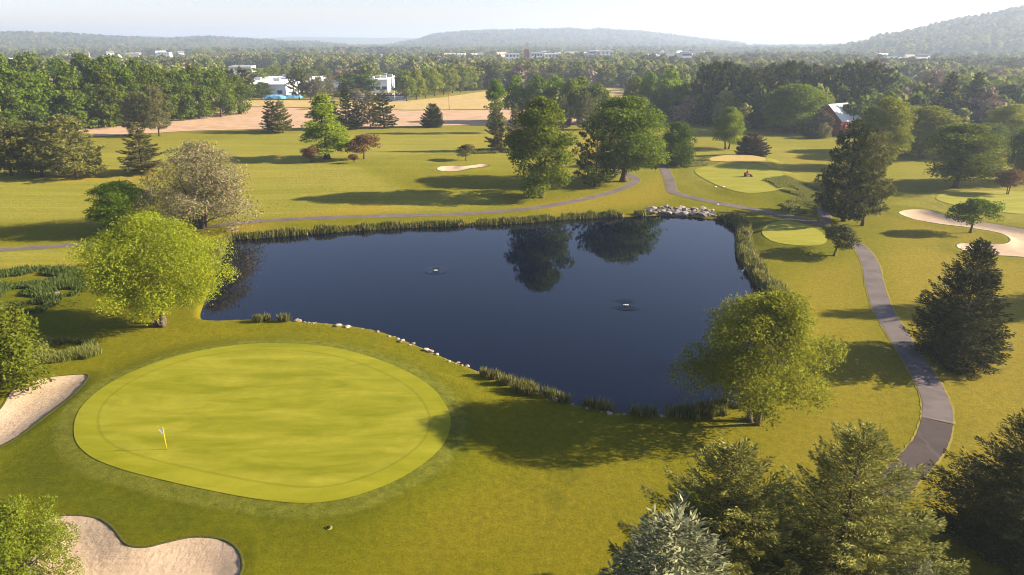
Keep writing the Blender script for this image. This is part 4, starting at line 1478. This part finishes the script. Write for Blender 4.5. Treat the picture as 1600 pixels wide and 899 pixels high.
M['brick'] = plain("far_brick", (0.36, 0.17, 0.12), 0.9, 0.15)
M['roof_dark'] = plain("grey_shingles", (0.20, 0.19, 0.19), 0.9, 0.15)
M['roof_tan'] = plain("tan_shingles", (0.42, 0.33, 0.27), 0.9, 0.12)
M['tarp'] = plain("blue_tarp", (0.10, 0.33, 0.62), 0.6, 0.12, 0.5)
M['car_white'] = plain("white_car_paint", (0.7, 0.7, 0.7), 0.3, 0.02, spec=0.5)
M['car_dark'] = plain("dark_car_paint", (0.05, 0.06, 0.08), 0.3, 0.05, spec=0.5)
M['car_red'] = plain("red_car_paint", (0.35, 0.04, 0.04), 0.3, 0.05, spec=0.5)
M['wood'] = plain("weathered_wood", (0.22, 0.15, 0.11), 0.9, 0.25)

fx, fy, fz = ground_at(261, 703)
fl = tag(link("golf_flag", None, None, (fx, fy, fz + 0.036)), "yellow golf flagstick with white flag standing in the hole of the near green", "flag")
mb = MB()
mb.tube([(0, 0, -0.05), (0, 0, 2.13)], [0.027, 0.024], 8)
link("pole", mb.mesh("pole", M['yellow'], True), fl)
mb = MB()
nx, nz = 9, 7
V = []
for k in range(nz):
    for j in range(nx):
        u, v = j / (nx - 1), k / (nz - 1)
        V.append((-0.02 - 0.36 * u * (1 - 0.35 * v) + 0.02, 0.07 * math.sin(5 * u + 2 * v) * u, 2.10 - 0.46 * v - 0.16 * u + 0.03 * math.sin(7 * u)))
q = [(k * nx + j, k * nx + j + 1, (k + 1) * nx + j + 1, (k + 1) * nx + j) for k in range(nz - 1) for j in range(nx - 1)]
mb.add(V, q)
cl_o = link("flag_cloth", mb.mesh("flag_cloth", M['cloth'], True), fl)
sol = cl_o.modifiers.new("thick", 'SOLIDIFY')
sol.thickness = 0.008
mb = MB()
mb.tube([(0, 0, -0.03), (0, 0, 0.004)], [0.054, 0.054], 16)
link("hole_cup", mb.mesh("hole_cup", M['black']), fl)

# greens mower with its rider
X, Y, Z = ground_at(1167, 276.5)
Z += 0.07
mo = tag(link("riding_mower", None, None, (X, Y, Z), 0.5), "dark red riding mower on the far pale green", "mower")


def bevel_box(name, dims, center, mat, parent, bev=0.06):
    bm = bmesh.new()
    bmesh.ops.create_cube(bm, size=1)
    for v in bm.verts:
        v.co = Vector((v.co.x * dims[0], v.co.y * dims[1], v.co.z * dims[2])) + Vector(center)
    bmesh.ops.bevel(bm, geom=bm.edges[:], offset=bev, segments=2, affect='EDGES')
    me = bpy.data.meshes.new(name)
    bm.to_mesh(me)
    bm.free()
    me.materials.append(mat)
    return link(name, me, parent)


bevel_box("chassis", (1.5, 0.8, 0.3), (0, 0, 0.50), M['red_paint'], mo)
bevel_box("engine_hood", (0.7, 0.7, 0.4), (-0.55, 0, 0.85), M['red_paint'], mo)
bevel_box("seat", (0.45, 0.5, 0.14), (0.05, 0, 0.76), M['black'], mo)
bevel_box("seat_back", (0.12, 0.5, 0.45), (-0.16, 0, 1.02), M['black'], mo)
for sx, sy, rad in ((0.75, 0.55, 0.30), (0.75, -0.55, 0.30), (-0.7, 0, 0.26)):
    mb = MB()
    mb.tube([(sx, sy - 0.14, rad), (sx, sy - 0.10, rad), (sx, sy + 0.10, rad), (sx, sy + 0.14, rad)], [rad * 0.85, rad, rad, rad * 0.85], 16)
    link("wheel", mb.mesh("wheel", M['black'], True), mo)
for sy in (-0.75, 0, 0.75):
    bevel_box("cutting_reel", (0.42, 0.68, 0.26), (1.15 if sy else -0.15, sy, 0.19), M['steel'], mo, 0.08)
mb = MB()
mb.tube([(0.65, 0, 0.6), (0.5, 0, 1.15)], [0.03, 0.03], 6)
an = np.linspace(0, 2 * math.pi, 15)
mb.tube(np.stack([0.49 + 0.05 * np.cos(an), 0.18 * np.sin(an), 1.16 + 0.17 * np.cos(an)], 1), np.full(15, 0.018), 5, False)
link("steering_wheel", mb.mesh("steering_wheel", M['black'], True), mo)


def skin_person(verts, edges, radii, mat, name):
    me = bpy.data.meshes.new(name)
    me.from_pydata(verts, edges, [])
    o = link(name, me)
    me.materials.append(mat)
    md = o.modifiers.new("skin", 'SKIN')
    for i, r in enumerate(radii):
        me.skin_vertices[0].data[i].radius = (r, r)
    me.skin_vertices[0].data[0].use_root = True
    o.modifiers.new("sub", 'SUBSURF').levels = 1
    o.modifiers["sub"].render_levels = 1
    return o


pv = [(0.02, 0, 0.92), (0.0, 0, 1.12), (0.02, 0, 1.34), (0.04, 0, 1.46), (0.06, 0, 1.60), (0.07, 0, 1.72),
      (0.02, 0.20, 1.38), (0.12, 0.26, 1.14), (0.38, 0.17, 1.16), (0.46, 0.15, 1.19), (0.02, -0.20, 1.38), (0.12, -0.26, 1.14), (0.38, -0.17, 1.16), (0.46, -0.15, 1.19),
      (0.06, 0.12, 0.90), (0.46, 0.16, 0.96), (0.58, 0.16, 0.76), (0.70, 0.16, 0.735), (0.06, -0.12, 0.90), (0.46, -0.16, 0.96), (0.58, -0.16, 0.76), (0.70, -0.16, 0.735)]
pe = [(0, 1), (1, 2), (2, 3), (3, 4), (4, 5), (2, 6), (6, 7), (7, 8), (8, 9), (2, 10), (10, 11), (11, 12), (12, 13), (0, 14), (14, 15), (15, 16), (16, 17), (0, 18), (18, 19), (19, 20), (20, 21)]
pr_ = [0.14, 0.15, 0.16, 0.06, 0.09, 0.10, 0.075, 0.055, 0.042, 0.04, 0.075, 0.055, 0.042, 0.04, 0.09, 0.075, 0.055, 0.05, 0.09, 0.075, 0.055, 0.05]
pp = skin_person(pv, pe, pr_, M['shirt'], "person")
pp.location = (X, Y, Z)
pp.rotation_euler = (0, 0, 0.5)
tag(pp, "person in a rust-coloured shirt seated on the riding mower", "person")
mb = MB()
mb.tube([(0.07, 0, 1.70), (0.075, 0, 1.76), (0.07, 0, 1.84), (0.06, 0, 1.86)], [0.115, 0.12, 0.09, 0.03], 10)
mb.box(0.10, 0.25, -0.08, 0.08, 1.715, 1.735)
link("cap", mb.mesh("cap", M['cap'], True), pp)

# little things on the grass
X, Y, Z = ground_at(514, 825)
sp = tag(link("sprinkler_head", None, None, (X, Y, Z)), "small black sprinkler head in the rough just below the near green", "sprinkler")
mb = MB()
mb.tube([(0, 0, -0.05), (0, 0, 0.10), (0, 0, 0.13)], [0.13, 0.13, 0.10], 14)
link("cap", mb.mesh("cap", M['black'], True), sp)
mb = MB()
mb.tube([(0, 0, -0.04), (0, 0, 0.02)], [0.26, 0.24], 14)
link("collar_ring", mb.mesh("collar_ring", M['path_edge'], True), sp)
X, Y, Z = ground_at(1223, 778)
o = link("boulder", SMP[1], None, (X, Y, Z + 0.12), 0.6, (0.55, 0.5, 0.85))
tag(o, "small grey-white stone on the grass left of the tallest front fir", "stone")
# bubblers in the pond
for (x, y, s, lab) in ((978, 477, 1.0, "nearer bubbling aerator with white foam in the pond's right half"), (681, 423, 0.9, "farther bubbling aerator in the left half of the pond")):
    X, Y = flat(x, y, WATER_Z)
    e = tag(link("pond_aerator", None, None, (X, Y, WATER_Z)), lab, "aerator", "aerators in the pond")
    mb = MB()
    nr, na_ = 44, 40
    R_ = np.linspace(0.12, 2.1, nr) * s
    hh = 0.05 + 0.035 * np.sin(R_ * 13) * np.exp(-R_ * 0.7)
    hh[-1] = 0.001
    V = [(r * math.cos(a) * 1.0, r * math.sin(a), z) for r, z in zip(R_, hh) for a in np.arange(na_) * 2 * math.pi / na_]
    i, j = np.meshgrid(np.arange(nr - 1), np.arange(na_), indexing='ij')
    mb.add(V, np.stack([i * na_ + j, i * na_ + (j + 1) % na_, (i + 1) * na_ + (j + 1) % na_, (i + 1) * na_ + j], -1).reshape(-1, 4)[:, ::-1])
    link("ripple", mb.mesh("ripple", M['water'], True), e)
    bm = bmesh.new()
    g = random.Random(int(x))
    for k in range(26):
        r, a = 0.24 * s * math.sqrt(g.random()), g.random() * 6.28
        m4 = bmesh.ops.create_icosphere(bm, subdivisions=1, radius=0.02 + 0.045 * g.random())
        for v in m4['verts']:
            v.co += Vector((r * math.cos(a) * 1.5, r * math.sin(a), 0.02 + 0.14 * (1 - r / 0.3) * g.random()))
    me = bpy.data.meshes.new("foam")
    bm.to_mesh(me)
    bm.free()
    me.materials.append(M['cloth'])
    link("foam", me, e)
# a pale water bird at the reeds, a short white stake on the bank, a ball-washer post
X, Y = flat(1160, 429, WATER_Z)
bd = link("water_bird", None, None, (X, Y, WATER_Z))
tag(bd, "small pale bird standing in the shallows by the right-hand reeds", "bird")
o = skin_person([(0, 0, 0.62), (0.12, 0, 0.68), (-0.16, 0, 0.58), (-0.30, 0, 0.52), (0.16, 0, 0.82), (0.13, 0, 0.98), (0.19, 0, 1.05), (0.33, 0, 1.03), (0, 0.05, 0.5), (0, 0.05, -0.1), (0, -0.05, 0.5), (0, -0.05, -0.1)],
                [(0, 1), (0, 2), (2, 3), (1, 4), (4, 5), (5, 6), (6, 7), (0, 8), (8, 9), (0, 10), (10, 11)], [0.16, 0.12, 0.13, 0.04, 0.05, 0.04, 0.05, 0.012, 0.03, 0.015, 0.03, 0.015], M['cloth'], "body")
o.parent = bd
X, Y, Z = ground_at(1209, 456)
mb = MB()
mb.tube([(0, 0, -0.1), (0, 0, 0.85), (0, 0, 0.9)], [0.07, 0.07, 0.03], 8)
mb.box(-0.16, 0.16, -0.03, 0.03, 0.45, 0.80)
tag(link("marker_post", mb.mesh("marker_post", M['cloth']), None, (X, Y, Z)), "short white marker post on the grass just outside the right-hand reeds", "post")
X, Y, Z = ground_at(1024, 270)
wp = tag(link("ball_washer", None, None, (X, Y, Z)), "small dark reddish post beside the cart path fork under the large maple", "post")
mb = MB()
mb.tube([(0, 0, -0.1), (0, 0, 1.0)], [0.06, 0.06], 8)
link("post", mb.mesh("post", M['wood'], True), wp)
bevel_box("washer_box", (0.5, 0.4, 0.6), (0, 0, 1.2), M['red_paint'], wp)
for (x, y, lab) in ((1121, 320.5, "white tee marker lying beside the cart path above the stone bank"), (1130, 293, "white tee marker on the lower edge of the far pale green"),
                    (1118, 293, "small white marker just left of the far pale green's marker")):
    X, Y, Z = ground_at(x, y)
    mb = MB()
    mb.tube([(-0.28, 0, 0.12), (-0.2, 0, 0.13), (0.2, 0, 0.13), (0.28, 0, 0.12)], [0.08, 0.13, 0.13, 0.08], 8)
    tag(link("tee_marker", mb.mesh("tee_marker", M['cloth'], True), None, (X, Y, Z)), lab, "marker", "white tee markers")

# ------------------------------------------------------------------ buildings
def box_part(name, parent, mat, *b):
    mb = MB()
    mb.box(*b)
    return link(name, mb.mesh(name, mat), parent)


# red barn with a pale roof
bxp, byp, bzp = ground_at(1303, 207)
barn = tag(link("barn", None, None, (bxp, byp, bzp), math.radians(-55)), "red barn with pale metal roof among the trees at right", "barn")
W2, L2, eh, rh = 6.0, 6.2, 5.4, 10.8     # half width (x: eaves), half length (y: ridge)
mb = MB()
mb.add([(-W2, -L2, -0.3), (W2, -L2, -0.3), (W2, L2, -0.3), (-W2, L2, -0.3), (-W2, -L2, eh), (W2, -L2, eh), (W2, L2, eh), (-W2, L2, eh), (0, -L2, rh), (0, L2, rh)],
       [(0, 1, 5, 4), (1, 2, 6, 5), (2, 3, 7, 6), (3, 0, 4, 7)], [(4, 5, 8), (6, 7, 9)])
link("wall", mb.mesh("wall", M['barn_red']), barn)
for s in (-1, 1):
    mb = MB()
    o_, t_ = 0.6, 0.18
    sl = (rh - eh) / W2
    a = (s * (W2 + o_), eh - o_ * sl)
    V = [(0, -L2 - o_, rh + 0.05), (a[0], -L2 - o_, a[1] + 0.05), (a[0], L2 + o_, a[1] + 0.05), (0, L2 + o_, rh + 0.05)]
    V += [(x, y, z + t_) for x, y, z in V]
    mb.add(V, [(0, 1, 2, 3), (7, 6, 5, 4), (0, 4, 5, 1), (1, 5, 6, 2), (2, 6, 7, 3), (3, 7, 4, 0)])
    rf = link("roof", mb.mesh("roof", M['barn_roof']), barn)
    for k in range(9):                       # standing seams
        yk = -L2 - o_ + 0.4 + k * (2 * L2 + 2 * o_ - 0.8) / 8
        mb = MB()
        mb.tube([(0.02 * s, yk, rh + 0.25), (a[0] * 0.995, yk, a[1] + 0.25)], [0.05, 0.05], 4)
        link("seam", mb.mesh("seam", M['barn_roof']), rf)
box_part("door", barn, M['barn_trim'], -1.6, 1.6, -L2 - 0.06, -L2 - 0.01, 0, 3.2)
for s in (-1, 1):
    box_part("window", barn, M['glass'], s * 3.2 - 0.5, s * 3.2 + 0.5, -L2 - 0.05, -L2 - 0.01, 2.2, 3.5)
    box_part("window", barn, M['glass'], W2 + 0.01, W2 + 0.06, s * 4 - 0.6, s * 4 + 0.6, 2.2, 3.6)


def works(px0, px1, pyb, depth, hgt_, label, turn=0.0):
    x0, y0 = flat(px0, pyb)
    x1, y1 = flat(px1, pyb)
    cx, cy = (x0 + x1) / 2, (y0 + y1) / 2
    wd = x1 - x0
    e = tag(link("works_building", None, None, (cx, cy, 0), turn), label, "building", "white works buildings")
    box_part("wall", e, M['white_wall'], -wd / 2, wd / 2, 0, depth, -0.5, hgt_)
    box_part("roof", e, M['white_roof'], -wd / 2 - 0.4, wd / 2 + 0.4, -0.4, depth + 0.4, hgt_, hgt_ + 0.5)
    for k in range(5):
        ux, uy = -wd * 0.38 + wd * 0.19 * k, depth * (0.15 + 0.17 * ((k * 2) % 5))
        box_part("roof_unit", e, M['grey_wall'], ux - 2, ux + 2, uy - 2, uy + 2, hgt_ + 0.5, hgt_ + 2.4)
    n = max(3, int(wd / 7))
    for k in range(n):
        ux = -wd / 2 + wd * (k + 0.5) / n
        box_part("window", e, M['glass'], ux - 1.6, ux + 1.6, -0.06, -0.01, 2.0, 4.2)
    for k in range(3):
        uy = depth * (k + 0.5) / 3
        box_part("window", e, M['glass'], wd / 2 + 0.01, wd / 2 + 0.06, uy - 2, uy + 2, 2.0, 4.2)
    return e


works(330, 447, 152, 120, 7.5, "long flat-roofed white works hall, leftmost of the three", 0.06)
works(486, 541, 143, 90, 7.0, "white works hall half hidden behind trees, middle of the three", 0.05)
works(576, 606, 145, 60, 8.5, "grey-white works hall by the parking lot, rightmost of the three", 0.08)
for (x, y, wd, lab) in ((430, 154, 14, "blue tarpaulin-covered heap, left of two by the works"), (458, 153, 12, "blue tarpaulin-covered heap, right of two by the works")):
    X, Y, Z = ground_at(x, y)
    bm = bmesh.new()
    bmesh.ops.create_grid(bm, x_segments=12, y_segments=8, size=1)
    g = random.Random(int(x))
    for v in bm.verts:
        rr_ = min(1, abs(v.co.x)) ** 4 + min(1, abs(v.co.y)) ** 4
        v.co = Vector((v.co.x * wd * 0.5, v.co.y * 4, max(0, 1 - rr_ * 0.9) * 2.2 + g.random() * 0.3))
    me = bpy.data.meshes.new("tarp")
    bm.to_mesh(me)
    bm.free()
    me.materials.append(M['tarp'])
    o = link("tarp_heap", me, None, (X, Y, Z - 0.15))
    o.modifiers.new("thick", 'SOLIDIFY').thickness = 0.1
    tag(o, lab, "tarp", "blue tarps by the works")


def car(x, y, turn, paint, label):
    X, Y, Z = ground_at(x, y)
    e = tag(link("parked_car", None, None, (X, Y, Z + 0.3), turn), label, "car", "cars in the far parking lot")
    link("body", CAR['body'], e, mat=M[paint])
    link("cabin", CAR['cabin'], e)
    for sx in (-1.35, 1.35):
        for sy in (-0.8, 0.8):
            link("wheel", CAR['wheel'], e, (sx, sy, 0.33))


CAR = {}
for nm, prof, hw, mt in (('body', [(-2.2, 0.3), (2.2, 0.3), (2.25, 0.75), (1.2, 0.95), (-2.1, 1.0), (-2.25, 0.7)], 0.88, 'car_white'), ('cabin', [(1.0, 0.94), (0.4, 1.45), (-1.3, 1.48), (-1.95, 0.98)], 0.74, 'glass')):
    mb = MB()
    n = len(prof)
    V = [(a, s * hw, b) for s in (-1, 1) for a, b in prof]
    mb.add(V, [(k, (k + 1) % n, n + (k + 1) % n, n + k) for k in range(n)], [(0, k + 1, k) for k in range(1, n - 1)] + [(n, n + k, n + k + 1) for k in range(1, n - 1)])
    CAR[nm] = mb.mesh(nm, M[mt])
mb = MB()
mb.tube([(0, -0.1, 0), (0, 0.1, 0)], [0.33, 0.33], 12)
CAR['wheel'] = mb.mesh('wheel', M['black'])
for k in range(11):
    pt = ('car_white', 'car_white', 'car_dark', 'car_white', 'car_red')[k % 5]
    car(580 + 5.4 * k, 149.5 + 0.5 * (k % 2), 1.4 + 0.1 * (k % 3), pt, {'car_white': "white car parked in the far lot by the works", 'car_dark': "dark car parked in the far lot by the works", 'car_red': "red car parked in the far lot by the works"}[pt])

for (x, y, top, lab) in ((702, 172, 144, "bare wooden utility pole standing in the hay meadow"), (617, 157, 138, "thin pale lamp pole at the far parking lot")):
    X, Y, Z = ground_at(x, y)
    dx, dy, dz = ray(x, top)
    hp = H + Y * dz / dy - Z
    e = tag(link("utility_pole", None, None, (X, Y, Z)), lab, "pole")
    mb = MB()
    mb.tube([(0, 0, -0.3), (0, 0, hp)], [0.20, 0.14], 8)
    link("pole", mb.mesh("pole", M['wood'] if x == 702 else M['white_wall'], True), e)
    mb = MB()
    mb.box(-0.9, 0.9, -0.08, 0.08, hp - 0.9, hp - 0.7)
    link("crossarm", mb.mesh("crossarm", M['wood'], False), e)

# the far town: small houses, a church, blocks
def house_meshes(wd, dp, eh, rh):
    a = MB()
    a.add([(-wd, -dp, -4), (wd, -dp, -4), (wd, dp, -4), (-wd, dp, -4), (-wd, -dp, eh), (wd, -dp, eh), (wd, dp, eh), (-wd, dp, eh), (-wd, 0, rh), (wd, 0, rh)],
          [(0, 1, 5, 4), (2, 3, 7, 6)], [(0, 4, 3), (4, 7, 3), (4, 8, 7), (1, 2, 5), (2, 6, 5), (5, 6, 9)])
    b = MB()
    o = 0.5
    z = eh - o * (rh - eh) / dp
    V = [(-wd - o, -dp - o, z), (wd + o, -dp - o, z), (wd + o, 0, rh), (-wd - o, 0, rh), (wd + o, dp + o, z), (-wd - o, dp + o, z)]
    V = [(x, y, q_ + 0.1) for x, y, q_ in V] + [(x, y, q_ + 0.45) for x, y, q_ in V]
    b.add(V, [(6, 7, 8, 9), (9, 8, 10, 11), (3, 2, 1, 0), (5, 4, 2, 3), (0, 1, 7, 6), (4, 5, 11, 10), (1, 2, 8, 7), (2, 4, 10, 8), (3, 0, 6, 9), (5, 3, 9, 11)])
    return a.mesh("wall", M['house_wall']), b.mesh("roof", M['roof_dark'])


HM = [house_meshes(6, 4.5, 5.5, 9), house_meshes(8, 5, 5.8, 9.5), house_meshes(11, 6, 6, 10)]
g = np.random.default_rng(78)
for i, (x, y) in enumerate(spots):
    X, Y = HOUSES[i]
    Z = hz1(X, Y)
    k = i % 3
    lift = 3.0
    region = "left of the wood's skyline field" if x < 300 else "below the right hill" if x > 1330 else "in the far town under the middle hill" if x > 650 else "in the hazy trees beyond the works"
    e = tag(link("town_house", None, None, (X, Y, Z + lift), g.normal() * 0.5, (1.0, 1.0, 1.1)), "tiny pale gabled house " + region, "house", "houses " + region)
    link("wall", HM[k][0], e)
    link("roof", HM[k][1], e, mat=M[('roof_dark', 'white_roof', 'roof_tan', 'roof_dark', 'roof_tan')[i % 5]])


def block(x, pyb, wd, dp, hg, D, mat, label, name="town_block", cat="building"):
    X = (x - 800) / F * CT * D
    Z = hz1(X, D)
    e = tag(link(name, None, None, (X, D, Z), 0.1), label, cat)
    box_part("wall", e, mat, -wd / 2, wd / 2, -dp / 2, dp / 2, -3, hg)
    box_part("roof", e, M['white_roof'], -wd / 2 - 0.3, wd / 2 + 0.3, -dp / 2 - 0.3, dp / 2 + 0.3, hg, hg + 0.6)
    for r in range(2):
        for k in range(4):
            ux = -wd / 2 + wd * (k + 0.5) / 4
            box_part("window", e, M['glass'], ux - 1.3, ux + 1.3, -dp / 2 - 0.08, -dp / 2 - 0.01, hg - 4 - 5 * r, hg - 1.8 - 5 * r)
    return e


block(838, 104, 16, 16, 21, 1000, M['white_wall'], "cream block in the far town just right of the brick church tower")
block(861, 104, 20, 16, 19, 1020, M['grey_wall'], "pale grey block in the far town, right of the cream block")
block(800, 100, 20, 14, 20, 1050, M['white_wall'], "white town block left of the brick church tower")
block(945, 95, 26, 14, 19, 1150, M['white_wall'], "long white building in the far town under the middle hill")
block(926, 95, 14, 12, 20, 1160, M['white_wall'], "small white building left of the long white town building")
block(1073, 110, 12, 10, 22, 900, M['white_wall'], "white building peeking over the trees above the pine belt")
block(374, 112, 24, 20, 8.5, 800, M['white_wall'], "white hall end peeking out over the left wood's right end")
block(255, 84, 26, 16, 13, 1650, M['white_wall'], "white farm building above the stubble field")
block(1533, 150, 16, 12, 8.5, 420, M['roof_tan'], "house with pale hipped roof half hidden by trees at right", "country_house", "house")
X = (823 - 800) / F * CT * 1010
Z = hz1(X, 1010)
ch = tag(link("church", None, None, (X, 1010, Z)), "brick church with pointed tower in the far town", "church")
box_part("tower", ch, M['brick'], -3.2, 3.2, -3.2, 3.2, -2, 26)
mb = MB()
mb.add([(-3.5, -3.5, 26), (3.5, -3.5, 26), (3.5, 3.5, 26), (-3.5, 3.5, 26), (0, 0, 36)], None, [(0, 1, 4), (1, 2, 4), (2, 3, 4), (3, 0, 4)])
link("spire", mb.mesh("spire", M['roof_tan']), ch)
box_part("nave", ch, M['brick'], -6, 6, 3.3, 28, -2, 14)

# ------------------------------------------------------------------ haze
mb = MB()
mb.box(-9500, 9500, -300, 11500, -12.0, 165.0)
hm = bpy.data.materials.new("haze_air")
hm.use_nodes = True
ht = hm.node_tree
ht.nodes.clear()
ho = ht.nodes.new("ShaderNodeOutputMaterial")
hv = ht.nodes.new("ShaderNodeVolumePrincipled")
hv.inputs["Color"].default_value = (0.64, 0.77, 1.0, 1)
hv.inputs["Density"].default_value = 0.000205
hv.inputs["Anisotropy"].default_value = 0.35
ht.links.new(hv.outputs[0], ho.inputs["Volume"])
hz_o = link("haze", mb.mesh("haze", hm))
hz_o["kind"] = "stuff"
hz_o["label"] = "thin pale morning haze over the valley"
